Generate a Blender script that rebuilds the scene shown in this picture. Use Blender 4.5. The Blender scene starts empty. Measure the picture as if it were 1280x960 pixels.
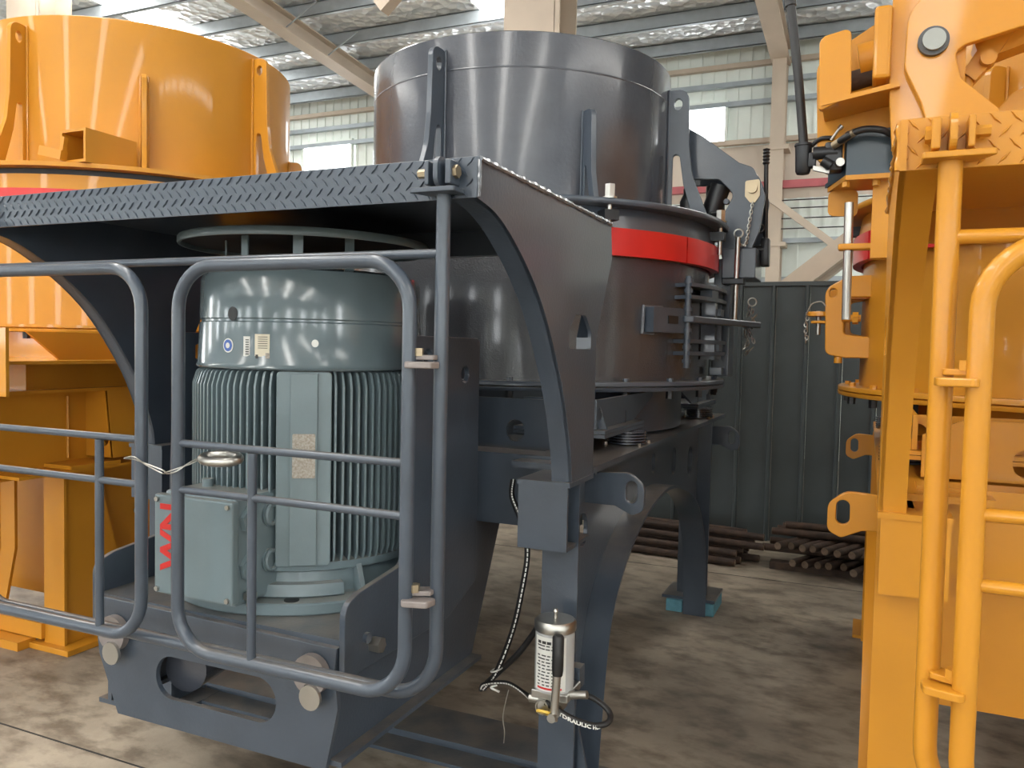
import bpy, bmesh, math, random
from mathutils import Vector, Matrix
random.seed(7)
scene = bpy.context.scene
COL = scene.collection
PI = math.pi

# ------------------------------------------------------------------ camera
YAW, PITCH, ROLL, FPX = .415, .045, .021, 1010.0
F = Vector((-math.sin(YAW)*math.cos(PITCH), math.cos(YAW)*math.cos(PITCH), -math.sin(PITCH)))
R0 = Vector((math.cos(YAW), math.sin(YAW), 0)); U0 = R0.cross(F)
Rr = R0*math.cos(ROLL)+U0*math.sin(ROLL); Uu = U0*math.cos(ROLL)-R0*math.sin(ROLL)
cam = bpy.data.cameras.new('camera'); camo = bpy.data.objects.new('camera', cam); COL.objects.link(camo)
m3 = Matrix((Rr, Uu, -F)).transposed()
camo.matrix_world = Matrix.Translation((0, 0, 1.6)) @ m3.to_4x4()
cam.sensor_width = 36; cam.lens = 36*FPX/1280; cam.clip_start = .02; cam.clip_end = 200
scene.camera = camo

# ------------------------------------------------------------------ world, exposure
w = bpy.data.worlds.new('world'); scene.world = w; w.use_nodes = True
bg = w.node_tree.nodes['Background']; bg.inputs[0].default_value = (.80, .88, 1, 1); bg.inputs[1].default_value = .5
scene.view_settings.view_transform = 'Standard'; scene.view_settings.look = 'None'
scene.view_settings.gamma = 1; scene.view_settings.exposure = .37
SKY_GLOW, WIN_GLOW, DAY_GLOW = 13.0, 9.0, 11.0      # roof lights and windows of the hall

# ------------------------------------------------------------------ materials
def mat(name, col, rough=.5, metal=0, var=.12, vscale=6, bump=0, bscale=60, coat=0, dust=0, dustcol=(.25, .20, .15), emit=0, col2=None, spec=.5, rvar=.03, coatr=.12):
    m = bpy.data.materials.new(name); m.use_nodes = True; nt = m.node_tree; N = nt.nodes; L = nt.links
    b = N['Principled BSDF']
    b.inputs['Metallic'].default_value = metal; b.inputs['Specular IOR Level'].default_value = spec
    b.inputs['Coat Weight'].default_value = coat; b.inputs['Coat Roughness'].default_value = coatr
    tc = N.new('ShaderNodeTexCoord')
    no = N.new('ShaderNodeTexNoise'); no.inputs['Scale'].default_value = vscale; no.inputs['Detail'].default_value = 6
    L.new(tc.outputs['Object'], no.inputs['Vector'])
    mx = N.new('ShaderNodeMix'); mx.data_type = 'RGBA'
    c2 = col2 or tuple(min(1, c*(1+var)) for c in col); c1 = tuple(c*(1-var) for c in col) if not col2 else col
    mx.inputs[6].default_value = (*c1, 1); mx.inputs[7].default_value = (*c2, 1)
    rp = N.new('ShaderNodeMapRange'); rp.inputs[1].default_value = .3; rp.inputs[2].default_value = .7
    L.new(no.outputs[0], rp.inputs[0]); L.new(rp.outputs[0], mx.inputs[0])
    out = mx.outputs[2]
    if dust:
        g = N.new('ShaderNodeNewGeometry'); sp = N.new('ShaderNodeSeparateXYZ'); L.new(g.outputs['Normal'], sp.inputs[0])
        mr = N.new('ShaderNodeMapRange'); mr.inputs[1].default_value = .75; mr.inputs[2].default_value = 1; mr.inputs[4].default_value = dust
        L.new(sp.outputs[2], mr.inputs[0])
        n2 = N.new('ShaderNodeTexNoise'); n2.inputs['Scale'].default_value = 9; n2.inputs['Detail'].default_value = 5; L.new(tc.outputs['Object'], n2.inputs['Vector'])
        mu = N.new('ShaderNodeMath'); mu.operation = 'MULTIPLY'; L.new(mr.outputs[0], mu.inputs[0])
        m2 = N.new('ShaderNodeMapRange'); m2.inputs[1].default_value = .3; m2.inputs[2].default_value = .6; m2.inputs[3].default_value = .35; L.new(n2.outputs[0], m2.inputs[0]); L.new(m2.outputs[0], mu.inputs[1])
        m3_ = N.new('ShaderNodeMix'); m3_.data_type = 'RGBA'; m3_.inputs[7].default_value = (*dustcol, 1)
        L.new(mu.outputs[0], m3_.inputs[0]); L.new(out, m3_.inputs[6]); out = m3_.outputs[2]
    L.new(out, b.inputs['Base Color'])
    rr = N.new('ShaderNodeMapRange'); rr.inputs[3].default_value = max(.03, rough-rvar); rr.inputs[4].default_value = min(1, rough+rvar)
    L.new(no.outputs[0], rr.inputs[0]); L.new(rr.outputs[0], b.inputs['Roughness'])
    if bump:
        nb = N.new('ShaderNodeTexNoise'); nb.inputs['Scale'].default_value = bscale; nb.inputs['Detail'].default_value = 3; L.new(tc.outputs['Object'], nb.inputs['Vector'])
        bp = N.new('ShaderNodeBump'); bp.inputs['Strength'].default_value = bump; bp.inputs['Distance'].default_value = .01
        L.new(nb.outputs[0], bp.inputs['Height']); L.new(bp.outputs[0], b.inputs['Normal'])
    if emit:
        b.inputs['Emission Color'].default_value = (*col, 1); b.inputs['Emission Strength'].default_value = emit
    return m
M = {
 'grey': mat('slate_grey_paint', (.052, .067, .090), .30, bump=.06, bscale=90, coat=.25, dust=.75, dustcol=(.20, .17, .14)),
 'drum': mat('dark_drum_paint', (.052, .058, .074), .24, bump=.10, bscale=55, coat=.5),
 'wet': mat('thick_gloss_paint', (.045, .049, .058), .13, bump=.22, bscale=150, coat=.6),
 'yellow': mat('amber_yellow_paint', (.56, .238, .018), .42, var=.06, vscale=3, bump=.04, bscale=70, coat=.3, spec=.3, coatr=.06),
 'red': mat('red_band_paint', (.58, .018, .016), .34, var=.1, vscale=4, coat=.2),
 'teal': mat('motor_teal_paint', (.150, .200, .222), .31, var=.08, bump=.05, coat=.2, dust=.6, dustcol=(.27, .25, .21)),
 'steel': mat('bright_steel', (.46, .45, .42), .36, 1),
 'brass': mat('brass_zinc', (.38, .31, .21), .42, .8),
 'black': mat('black_rubber', (.012, .012, .013), .45),
 'blacksteel': mat('black_oxide_steel', (.02, .021, .024), .35, .3),
 'dullrust': mat('rusty_steel', (.026, .017, .013), .75, .2, col2=(.075, .043, .028), vscale=14, bump=.3),
 'rodend': mat('cut_rod_end', (.17, .12, .085), .6, .4, var=.3, vscale=30),
 'floor': None,
 'partition': mat('dark_green_grey_panel', (.046, .058, .061), .5, var=.25, vscale=2.2, bump=.05),
 'siding': mat('pale_green_siding', (.80, .85, .80), .6, var=.05, vscale=1.5),
 'beige': mat('beige_primer_steel', (.52, .43, .34), .6, var=.08, vscale=2),
 'beigewall': mat('beige_wall_band', (.60, .52, .43), .8, var=.06, vscale=2),
 'purlin': mat('galvanised_purlin', (.36, .40, .43), .45, .3, var=.1),
 'redrail': mat('faded_red_rail', (.42, .10, .11), .6),
 'blue': mat('faded_blue_block', (.09, .24, .30), .7, var=.2, vscale=20),
 'bluebox': mat('dark_blue_tank_paint', (.018, .040, .058), .3, coat=.3),
 'sticker_blue': mat('blue_sticker', (.05, .12, .42), .4),
 'paper': mat('white_paper_label', (.72, .72, .68), .5, var=.04),
 'cream': mat('cream_paper_label', (.72, .66, .52), .5, var=.05),
 'ink': mat('black_print', (.03, .03, .03), .6),
 'nameplate': mat('engraved_nameplate', (.42, .40, .36), .45, .5, col2=(.26, .22, .18), vscale=160),
 'glass': mat('bright_window_pane', (.93, .97, 1), .3, emit=WIN_GLOW),
 'daylight': mat('side_window_pane', (.93, .97, 1), .3, emit=DAY_GLOW),
 'cowl': mat('glossy_motor_cowl', (.140, .184, .203), .16, var=.06, bump=.03, coat=.4),
 'shaded': mat('matt_shaded_underside', (.03, .033, .038), .8, spec=.2),  # shade below the rain cover is put into this dark colour
 'pin': mat('machined_pin_face', (.30, .31, .29), .5, .6),
 'pinring': mat('dark_pin_collar', (.09, .09, .09), .5, .5),
 'weld': mat('glossy_weld_highlight', (.13, .14, .16), .14, coat=.8, coatr=.05, bump=.3, bscale=120),  # paler than the frame paint: bead highlights put into the colour
 'knuckle': mat('bare_pinkish_casting', (.26, .23, .22), .55, .4, vscale=20),
 'skylight': mat('translucent_roof_light', (1, .98, .93), .4, emit=SKY_GLOW),
 'plastic': mat('clear_grey_plastic', (.45, .46, .46), .25, coat=.4),
 'yellowtag': mat('yellow_tag', (.75, .5, .08), .5),
}
def floor_mat():
    m = bpy.data.materials.new('stained_concrete'); m.use_nodes = True; nt = m.node_tree; N = nt.nodes; L = nt.links; b = N['Principled BSDF']
    tc = N.new('ShaderNodeTexCoord')
    def noise(s, d, st=None):
        n = N.new('ShaderNodeTexNoise'); n.inputs['Scale'].default_value = s; n.inputs['Detail'].default_value = d; n.inputs['Roughness'].default_value = .6
        if st:
            mp = N.new('ShaderNodeMapping'); mp.inputs['Scale'].default_value = st; mp.inputs['Rotation'].default_value = (0, 0, .5); L.new(tc.outputs['Object'], mp.inputs[0]); L.new(mp.outputs[0], n.inputs['Vector'])
        else: L.new(tc.outputs['Object'], n.inputs['Vector'])
        return n
    a = noise(.9, 8); c = noise(5, 8, (1, 1.7, 1)); d = noise(40, 4)
    r = N.new('ShaderNodeValToRGB'); e = r.color_ramp.elements
    e[0].position = .32; e[0].color = (.13, .105, .080, 1); e[1].position = .64; e[1].color = (.43, .365, .285, 1)
    L.new(a.outputs[0], r.inputs[0])
    r2 = N.new('ShaderNodeValToRGB'); e = r2.color_ramp.elements; e[0].position = .36; e[0].color = (.38, .36, .34, 1); e[1].position = .55; e[1].color = (1, 1, 1, 1); L.new(c.outputs[0], r2.inputs[0])
    mx = N.new('ShaderNodeMix'); mx.data_type = 'RGBA'; mx.blend_type = 'MULTIPLY'; mx.inputs[0].default_value = .8
    L.new(r.outputs[0], mx.inputs[6]); L.new(r2.outputs[0], mx.inputs[7]); L.new(mx.outputs[2], b.inputs['Base Color'])
    rr = N.new('ShaderNodeMapRange'); rr.inputs[3].default_value = .35; rr.inputs[4].default_value = .7; L.new(c.outputs[0], rr.inputs[0]); L.new(rr.outputs[0], b.inputs['Roughness'])
    bp = N.new('ShaderNodeBump'); bp.inputs['Strength'].default_value = .15; bp.inputs['Distance'].default_value = .01; L.new(d.outputs[0], bp.inputs['Height']); L.new(bp.outputs[0], b.inputs['Normal'])
    return m
M['floor'] = floor_mat()
def foil_mat():
    m = bpy.data.materials.new('silver_foil_insulation'); m.use_nodes = True; nt = m.node_tree; N = nt.nodes; L = nt.links; b = N['Principled BSDF']
    b.inputs['Metallic'].default_value = .45; b.inputs['Roughness'].default_value = .35; b.inputs['Base Color'].default_value = (.82, .84, .85, 1)
    tc = N.new('ShaderNodeTexCoord'); v = N.new('ShaderNodeTexVoronoi'); v.inputs['Scale'].default_value = 7; L.new(tc.outputs['Object'], v.inputs['Vector'])
    n = N.new('ShaderNodeTexNoise'); n.inputs['Scale'].default_value = 5; L.new(tc.outputs['Object'], n.inputs['Vector'])
    ad = N.new('ShaderNodeMath'); ad.operation = 'ADD'; L.new(v.outputs[0], ad.inputs[0]); L.new(n.outputs[0], ad.inputs[1])
    bp = N.new('ShaderNodeBump'); bp.inputs['Strength'].default_value = .9; bp.inputs['Distance'].default_value = .08; L.new(ad.outputs[0], bp.inputs['Height']); L.new(bp.outputs[0], b.inputs['Normal'])
    return m
M['foil'] = foil_mat()

# ------------------------------------------------------------------ mesh helpers
XF = (1, 0.0)                      # x' = s*x + t : the second machine is the first one's mirror image
class G:                           # geometry collector in world coordinates
    def __init__(s): s.v = []; s.f = []; s.sm = []
    def add(s, vs, fs, smooth=False):
        o = len(s.v); s.v += [tuple(p) for p in vs]; s.f += [tuple(i+o for i in f) for f in fs]; s.sm += [smooth]*len(fs); return s
    def box(s, x0, x1, y0, y1, z0, z1, b=0):
        if b <= 0:
            return s.add([(x, y, z) for x in (x0, x1) for y in (y0, y1) for z in (z0, z1)], [(0, 1, 3, 2), (4, 6, 7, 5), (0, 4, 5, 1), (2, 3, 7, 6), (0, 2, 6, 4), (1, 5, 7, 3)])
        bm = bmesh.new(); bmesh.ops.create_cube(bm, size=1)
        for v in bm.verts: v.co = Vector(((x0+x1)/2+v.co.x*(x1-x0), (y0+y1)/2+v.co.y*(y1-y0), (z0+z1)/2+v.co.z*(z1-z0)))
        bmesh.ops.bevel(bm, geom=bm.edges[:], offset=b, segments=2, affect='EDGES', profile=.5)
        return s.bm(bm)
    def bm(s, bm, smooth=False):
        bm.verts.index_update(); s.add([v.co for v in bm.verts], [[v.index for v in f.verts] for f in bm.faces], smooth); bm.free(); return s
    def obox(s, c, u, v, w):       # oriented box: centre and three half vectors
        c, u, v, w = map(Vector, (c, u, v, w))
        return s.add([c+a*u+b*v+d*w for a in (-1, 1) for b in (-1, 1) for d in (-1, 1)], [(0, 1, 3, 2), (4, 6, 7, 5), (0, 4, 5, 1), (2, 3, 7, 6), (0, 2, 6, 4), (1, 5, 7, 3)])
    def lathe(s, prof, cx, cy, n=64, a0=0, a1=360, closed=True, smooth=True):
        # prof: list of (r,z); closed profile loops back; arcs get end caps
        full = abs(a1-a0) >= 359.9; k = len(prof); vs = []; fs = []
        steps = n if full else n+1
        for i in range(steps):
            t = math.radians(a0+(a1-a0)*i/n)
            for r, z in prof: vs.append((cx+r*math.cos(t), cy+r*math.sin(t), z))
        for i in range(n):
            j = (i+1) % steps
            for q in range(k if closed else k-1):
                q2 = (q+1) % k; fs.append((i*k+q, j*k+q, j*k+q2, i*k+q2))
        if not full and closed: fs += [tuple(range(k)), tuple(reversed(range(n*k, n*k+k)))]
        return s.add(vs, fs, smooth)
    def tube(s, pts, r, n=10, cap=True, closed=False, smooth=True):
        P = [Vector(p) for p in pts]; m = len(P); vs = []; fs = []
        rs = r if isinstance(r, (list, tuple)) else [r]*m
        T = []
        for i in range(m):
            a = P[(i-1) % m] if (closed or i) else P[0]; b = P[(i+1) % m] if (closed or i < m-1) else P[-1]
            T.append((b-a).normalized())
        nrm = T[0].orthogonal().normalized()
        for i in range(m):
            nrm = (nrm-T[i]*nrm.dot(T[i]))
            nrm = nrm.normalized() if nrm.length > 1e-6 else T[i].orthogonal().normalized()
            bn = T[i].cross(nrm)
            for q in range(n):
                t = 2*PI*q/n; vs.append(P[i]+(nrm*math.cos(t)+bn*math.sin(t))*rs[i])
        for i in range(m if closed else m-1):
            j = (i+1) % m
            for q in range(n): fs.append((i*n+q, i*n+(q+1) % n, j*n+(q+1) % n, j*n+q))
        s.add(vs, fs, smooth)
        if cap and not closed:
            o = len(s.v)-len(vs); s.f += [tuple(o+q for q in reversed(range(n))), tuple(o+(m-1)*n+q for q in range(n))]; s.sm += [False, False]
        return s
    def cyl(s, a, b, r, n=16): return s.tube([a, b], r, n)
    def hexnut(s, a, b, r): return s.tube([a, b], r, 6, smooth=False)
    def plate(s, outline, holes, t, fn, bev=0, res=1):
        # outline / holes in 2-D (u,v); fn(u,v,w) -> world; thickness t centred on w=0
        cu = bpy.data.curves.new('c', 'CURVE'); cu.dimensions = '2D'; cu.fill_mode = 'BOTH'; cu.extrude = max(t/2-bev, 0); cu.bevel_depth = bev; cu.bevel_resolution = 1; cu.offset = -bev if bev else 0
        for lp in [outline]+list(holes):
            sp = cu.splines.new('POLY'); sp.points.add(len(lp)-1); sp.use_cyclic_u = True
            for p, q in zip(sp.points, lp): p.co = (q[0], q[1], 0, 1)
        ob = bpy.data.objects.new('c', cu); me = bpy.data.meshes.new_from_object(ob)
        bm = bmesh.new(); bm.from_mesh(me); bmesh.ops.remove_doubles(bm, verts=bm.verts[:], dist=1e-5)
        for v in bm.verts: v.co = Vector(fn(v.co.x, v.co.y, v.co.z))
        s.bm(bm); bpy.data.objects.remove(ob); bpy.data.curves.remove(cu); bpy.data.meshes.remove(me); return s
def px(x): return lambda u, v, w: (x+w, u, v)      # plane x = const, (u,v) = (y,z)
def py(y): return lambda u, v, w: (u, y+w, v)      # plane y = const, (u,v) = (x,z)
def pz(z): return lambda u, v, w: (u, v, z+w)
def prad(cx, cy, deg):                              # radial plane, (u,v) = (r,z)
    c, s_ = math.cos(math.radians(deg)), math.sin(math.radians(deg))
    return lambda u, v, w: (cx+u*c-w*s_, cy+u*s_+w*c, v)
def rnd(pts, r, n=5):                               # rounded polygon; a point may carry its own radius
    out = []; m = len(pts)
    for i in range(m):
        p = Vector(pts[i][:2]); a = Vector(pts[i-1][:2]); b = Vector(pts[(i+1) % m][:2]); rr = pts[i][2] if len(pts[i]) > 2 else r
        u = (a-p); v = (b-p); lu, lv = u.length, v.length
        if rr <= 0 or lu < 1e-6 or lv < 1e-6: out.append((p.x, p.y)); continue
        u /= lu; v /= lv; ang = u.angle(v)
        if ang > PI-.02: out.append((p.x, p.y)); continue
        d = min(rr/math.tan(ang/2), lu*.49, lv*.49); re = d*math.tan(ang/2)
        cc = p+(u+v).normalized()*(re/math.sin(ang/2)); s0 = p+u*d-cc; s1 = p+v*d-cc
        sg = s0.angle_signed(s1)
        for k in range(n+1):
            q = s0.copy(); q.rotate(Matrix.Rotation(-sg*k/n, 2)); out.append((cc.x+q.x, cc.y+q.y))
    return out
def circ(u, v, r, n=20, ry=None): return [(u+r*math.cos(2*PI*k/n), v+(ry or r)*math.sin(2*PI*k/n)) for k in range(n)]
def stad(u0, u1, v0, v1, n=6): return rnd([(u0, v0), (u1, v0), (u1, v1), (u0, v1)], min(abs(u1-u0), abs(v1-v0))/2*.99, n)
def fil(pts, r, n=7, closed=False):                 # 3-D polyline with filleted corners
    P = [Vector(p) for p in pts]; out = []; m = len(P)
    for i in range(m):
        if not closed and i in (0, m-1): out.append(P[i]); continue
        p, a, b = P[i], P[i-1], P[(i+1) % m]; u = (a-p).normalized(); v = (b-p).normalized(); ang = u.angle(v)
        if ang > PI-.05: out.append(p); continue
        d = min(r/math.tan(ang/2), (a-p).length*.49, (b-p).length*.49); re = d*math.tan(ang/2)
        cc = p+(u+v).normalized()*(re/math.sin(ang/2)); s0 = p+u*d-cc; ax = s0.cross(p+v*d-cc).normalized(); tot = PI-ang
        for k in range(n+1): out.append(cc+Matrix.Rotation(tot*k/n, 3, ax) @ s0)
    return out
def smooth_path(pts, n=6):                          # Catmull-Rom
    P = [Vector(p) for p in pts]; out = []
    for i in range(len(P)-1):
        p0 = P[max(i-1, 0)]; p1 = P[i]; p2 = P[i+1]; p3 = P[min(i+2, len(P)-1)]
        for k in range(n):
            t = k/n; out.append(.5*((2*p1)+(p2-p0)*t+(2*p0-5*p1+4*p2-p3)*t*t+(3*p1-p0-3*p2+p3)*t**3))
    out.append(P[-1]); return out

# ------------------------------------------------------------------ object helpers
def tx(p): return Vector((XF[0]*p[0]+XF[1], p[1], p[2]))
def root(name, loc, label, cat, group=None):
    o = bpy.data.objects.new(name, None); o.empty_display_size = .1; COL.objects.link(o); o.location = tx(loc)
    o['label'] = label; o['category'] = cat
    if group: o['group'] = group
    return o
def base_of(p):
    while p.parent: p = p.parent
    return p
def build(name, g, m, parent=None, label=None, cat=None, group=None, kind=None, loc=None):
    off = Vector(base_of(parent).location) if parent else (tx(loc) if loc else Vector((0, 0, 0)))
    vs = [tx(v)-off for v in g.v]
    fs = [tuple(reversed(f)) for f in g.f] if XF[0] < 0 else g.f
    me = bpy.data.meshes.new(name); me.from_pydata(vs, [], fs); me.update()
    bm = bmesh.new(); bm.from_mesh(me); bmesh.ops.recalc_face_normals(bm, faces=bm.faces[:]); bm.to_mesh(me); bm.free()
    me.polygons.foreach_set('use_smooth', g.sm)
    if any(g.sm): me.set_sharp_from_angle(angle=math.radians(42))
    me.materials.append(M[m]); o = bpy.data.objects.new(name, me); COL.objects.link(o)
    if parent: o.parent = parent
    else: o.location = off
    if label: o['label'] = label
    if cat: o['category'] = cat
    if group: o['group'] = group
    if kind: o['kind'] = kind
    return o
def inst(o, loc, rz=0, parent=None):                # a copy sharing the mesh, placed in world coordinates
    c = o.copy(); COL.objects.link(c); par = parent or o.parent; c.parent = par
    c.location = tx(loc)-(Vector(base_of(par).location) if par else Vector()); c.rotation_euler = (0, 0, rz*XF[0]); return c
def first(o, loc, rz=0):                            # place a locally built piece
    o.location = tx(loc)-(Vector(base_of(o.parent).location) if o.parent else Vector()); o.rotation_euler = (0, 0, rz*XF[0]); return o
def local(name, g, m, parent):                      # mesh kept in its own local frame
    me = bpy.data.meshes.new(name); me.from_pydata(g.v, [], g.f); me.update()
    bm = bmesh.new(); bm.from_mesh(me); bmesh.ops.recalc_face_normals(bm, faces=bm.faces[:]); bm.to_mesh(me); bm.free()
    me.polygons.foreach_set('use_smooth', g.sm)
    if any(g.sm): me.set_sharp_from_angle(angle=math.radians(42))
    me.materials.append(M[m]); o = bpy.data.objects.new(name, me); COL.objects.link(o); o.parent = parent; return o
def struct(name, g, m, parent=None, label=None):
    return build(name, g, m, parent, label=label, kind=None if parent else 'structure')

# ================================================================== THE HALL
YW = 13.0
def roofz(y): return 6.35+.07*(YW-y) if y > -5 else 6.35+.07*(YW+5)-.07*(-5-y)
struct('floor', G().box(-24, 14, -20, YW+.3, -.1, 0), 'floor', label='brownish stained concrete workshop floor')
j = bpy.data.objects['floor']
struct('floor_joint', G().box(-10, -1.9, 2.155, 2.163, 0, .0012).box(-6, 3, 5.9, 5.908, 0, .0012), 'ink', j)
# back wall: pale siding above and below a beige band
wb = struct('wall_back', G().box(-24, 14, YW, YW+.12, 4.78, 6.55), 'siding', label='pale green corrugated siding wall at the back of the hall')
build('lower_siding', G().box(-24, 14, YW, YW+.12, 0, 3.95), 'siding', wb)
build('beige_band', G().box(-24, 14, YW-.01, YW+.12, 3.95, 4.78), 'beigewall', wb)
g = G(); x = -14.0
while x < 6:
    for z0, z1 in ((0, 3.95), (4.78, 6.5)): g.box(x, x+.035, YW-.022, YW, z0, z1)
    x += .19
build('siding_ribs', g, 'siding', wb, kind='stuff')
for z in (6.0, 5.72, 5.42, 4.83, 3.3, 2.72): build('girt', G().box(-24, 14, YW-.12, YW-.03, z-.035, z+.035), 'beige' if z > 5.9 or z == 4.83 else 'purlin', wb)
build('red_rail', G().box(-24, 14, YW-.34, YW-.24, 4.05, 4.16), 'redrail', wb)
for k, z in enumerate((3.45, 3.6, 3.75, 3.87)): build('cable', G().cyl((-6, YW-.3, z), (6, YW-.3, z), .009, 6), 'ink', wb)
# windows
for n, xc in enumerate((-13.2, -9.68, -6.2, -2.72, .72, 4.2), 1):
    wn = struct('window_%d' % n, G().box(xc-.54, xc+.54, YW-.07, YW-.03, 4.86, 5.46), 'glass', label='bright daylight window pane in the back wall')
    fr = G().box(xc-.58, xc-.54, YW-.09, YW-.02, 4.82, 5.5).box(xc+.54, xc+.58, YW-.09, YW-.02, 4.82, 5.5).box(xc-.54, xc+.54, YW-.09, YW-.02, 5.46, 5.5).box(xc-.54, xc+.54, YW-.09, YW-.02, 4.82, 4.86)
    build('window_frame', fr, 'siding', wn)
# roof
g = G()
for a, b in ((YW+.2, -5), (-5, -20)):
    za, zb = roofz(a), roofz(b)
    g.add([(-24, a, za), (14, a, za), (14, b, zb), (-24, b, zb), (-24, a, za+.06), (14, a, za+.06), (14, b, zb+.06), (-24, b, zb+.06)], [(0, 1, 2, 3), (7, 6, 5, 4), (0, 4, 5, 1), (1, 5, 6, 2), (2, 6, 7, 3), (3, 7, 4, 0)])
ceil = struct('ceiling', g, 'foil', label='sloping roof lined with crinkled silver foil insulation')
def sloped(g, x0, x1, ya, yb, d0, d1):               # slab following the roof at depth d0..d1 below it
    vs = []
    for y in (ya, yb):
        for x in (x0, x1):
            for d in (d0, d1): vs.append((x, y, roofz(y)-d))
    return g.add(vs, [(0, 1, 3, 2), (4, 6, 7, 5), (0, 4, 5, 1), (2, 3, 7, 6), (0, 2, 6, 4), (1, 5, 7, 3)])
n = 0
for x0, x1, ya, yb in ((-10.75, -10.05, 2, 11.9), (-16.5, -15.6, -4.5, 12), (-6.2, -5.4, -4.5, 9.2), (5.4, 6.2, -4.5, 3.5), (-5.35, -4.7, 9.6, 11.1), (10, 10.8, -4.5, 6), (-3.7, -2.9, -4.5, 3.0), (1.1, 1.9, 7.5, 12.6),  # unseen strips placed for their light, last one added to brighten the back wall
                       (-10.75, -10.05, -16, -5.5), (-5.2, -4.4, -16, -5.5), (.4, 1.2, -16, -5.5), (6, 6.8, -16, -5.5)):
    n += 1
    struct('window_%d' % (n+6), sloped(G(), x0, x1, ya, yb, .004, .02), 'skylight', label='translucent roof light strip running up the roof slope, some added for light')
n = 0; y = YW-.35
while y > -4.5:
    n += 1; z = roofz(y)
    struct('trim_%d' % n, G().box(-24, 14, y-.035, y-.027, z-.2, z-.01).box(-24, 14, y-.035, y+.03, z-.2, z-.19).box(-24, 14, y-.035, y+.03, z-.02, z-.01), 'purlin', label='galvanised roof purlin across the hall')
    y -= .95 if y > 6 else 1.4
for xr in (-8.02, -1.36, 4.8):
    n += 1; g = G(); sloped(g, xr-.02, xr+.02, YW-.1, -5, .2, .44); sloped(g, xr-.13, xr+.13, YW-.1, -5, .43, .455); sloped(g, xr-.13, xr+.13, YW-.1, -5, .19, .21)
    rf = struct('trim_%d' % n, g, 'beige', label='beige steel roof rafter beam')
    cg = G().box(xr-.1, xr+.1, YW-.42, YW-.40, 0, 6.0).box(xr-.1, xr+.1, YW-.14, YW-.12, 0, 6.0).box(xr-.012, xr+.012, YW-.41, YW-.13, 0, 6.0)
    build('wall_column', cg, 'beige', rf)
    for zz in (3.18, 4.6): build('column_collar', G().box(xr-.17, xr+.17, YW-.44, YW-.10, zz, zz+.06), 'beige', rf)
# fly braces of the rafters
for yb in (11.9, 10.6, 9.6):
    g = G().cyl((-8.02, yb, roofz(yb)-.44), (-7.4, yb+.0, roofz(yb)-.1), .012, 6).cyl((-8.02, yb, roofz(yb)-.44), (-8.64, yb, roofz(yb)-.1), .012, 6)
    build('fly_brace', g, 'purlin', bpy.data.objects['trim_%d' % (n-2)])
n += 1
struct('trim_%d' % n, G().obox((-.75, YW-.5, 3.35), (.78, 0, -.62), (.03, 0, .04), (0, .04, 0)), 'beige', label='thin diagonal wall brace under the red rail')
n += 1
g = G().obox((-.52, 9.0, 2.5), (.62, 0, .5), (.075, 0, -.093), (0, .012, 0)).obox((-.44, 9.12, 2.4), (.62, 0, .5), (.012, 0, -.015), (0, .12, 0))
g.obox((-.46, 8.9, 2.43), (.62, 0, .5), (.008, 0, -.01), (0, .12, 0))
struct('trim_%d' % n, g, 'beige', label='heavy diagonal steel brace above the dark partition')
for xc, yc, hw in ((-3.2, 7.8, .3), (-10.75, 7.8, .33)):
    n += 1; zt = roofz(yc)-.2
    g = G().box(xc-hw, xc+hw-.06, yc-.25, yc-.23, 0, zt).box(xc-hw, xc+hw, yc+.23, yc+.25, 0, zt).box(xc-.01, xc+.01, yc-.23, yc+.23, 0, zt).box(xc+hw-.05, xc+hw, yc-.25, yc-.232, 0, zt)
    struct('trim_%d' % n, g, 'beige', label='steel building column rising behind the machines')
n += 1
struct('trim_%d' % n, G().obox((-4.3, 7.9, 6.15), (.9, 0, .75), (.05, 0, -.06), (0, .08, 0)), 'beige', label='short beige knee brace beside the column')
# side and rear walls with their window bands (light the hall)
for nm, gx in (('wall_left', G().box(-24.1, -24, -20, YW, 0, 6.2)), ('wall_right', G().box(14, 14.1, -20, YW, 0, 6.2)), ('wall_front', G().box(-24, 14, -20.1, -20, 0, 6.2))):
    struct(nm, gx, 'siding', label='pale siding wall of the hall')
k = 19
for y in range(-18, 12, 6):
    for x in (-23.97, 13.97):
        if x > 0 and y > -4: continue
        k += 1; struct('window_%d' % k, G().box(x-.02, x+.02, y, y+1.1, 1.4, 5.4), 'daylight', label='tall bright window in the side wall')
for x in range(-21, 13, 6):
    k += 1; struct('window_%d' % k, G().box(x, x+1.2, -19.99, -19.95, 1.4, 5.4), 'daylight', label='tall bright window in the front wall')

# dark partition of ribbed sheet panels
pr = root('partition_screen', (-.5, 7.15, 0), 'dark green-grey ribbed sheet metal partition standing behind the machines', 'partition')
g = G().add([(0, 0, 0), (.225, 0, 0), (.235, -.03, 0), (.255, -.03, 0), (.265, 0, 0), (.265, .012, 0), (0, .012, 0)] + [(0, 0, 2.17), (.225, 0, 2.17), (.235, -.03, 2.17), (.255, -.03, 2.17), (.265, 0, 2.17), (.265, .012, 2.17), (0, .012, 2.17)],
            [(0, 1, 8, 7), (1, 2, 9, 8), (2, 3, 10, 9), (3, 4, 11, 10), (4, 5, 12, 11), (5, 6, 13, 12), (6, 0, 7, 13), (6, 5, 4, 3, 2, 1, 0), (7, 8, 9, 10, 11, 12, 13)])
p0 = local('sheet_panel', g, 'partition', pr); x = -4.2
first(p0, (x, 7.15, 0))
while x < 2.5:
    x += .267; inst(p0, (x, 7.15, 0))
build('top_rail', G().box(-4.2, 2.8, 7.13, 7.18, 2.165, 2.2), 'partition', pr)

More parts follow.
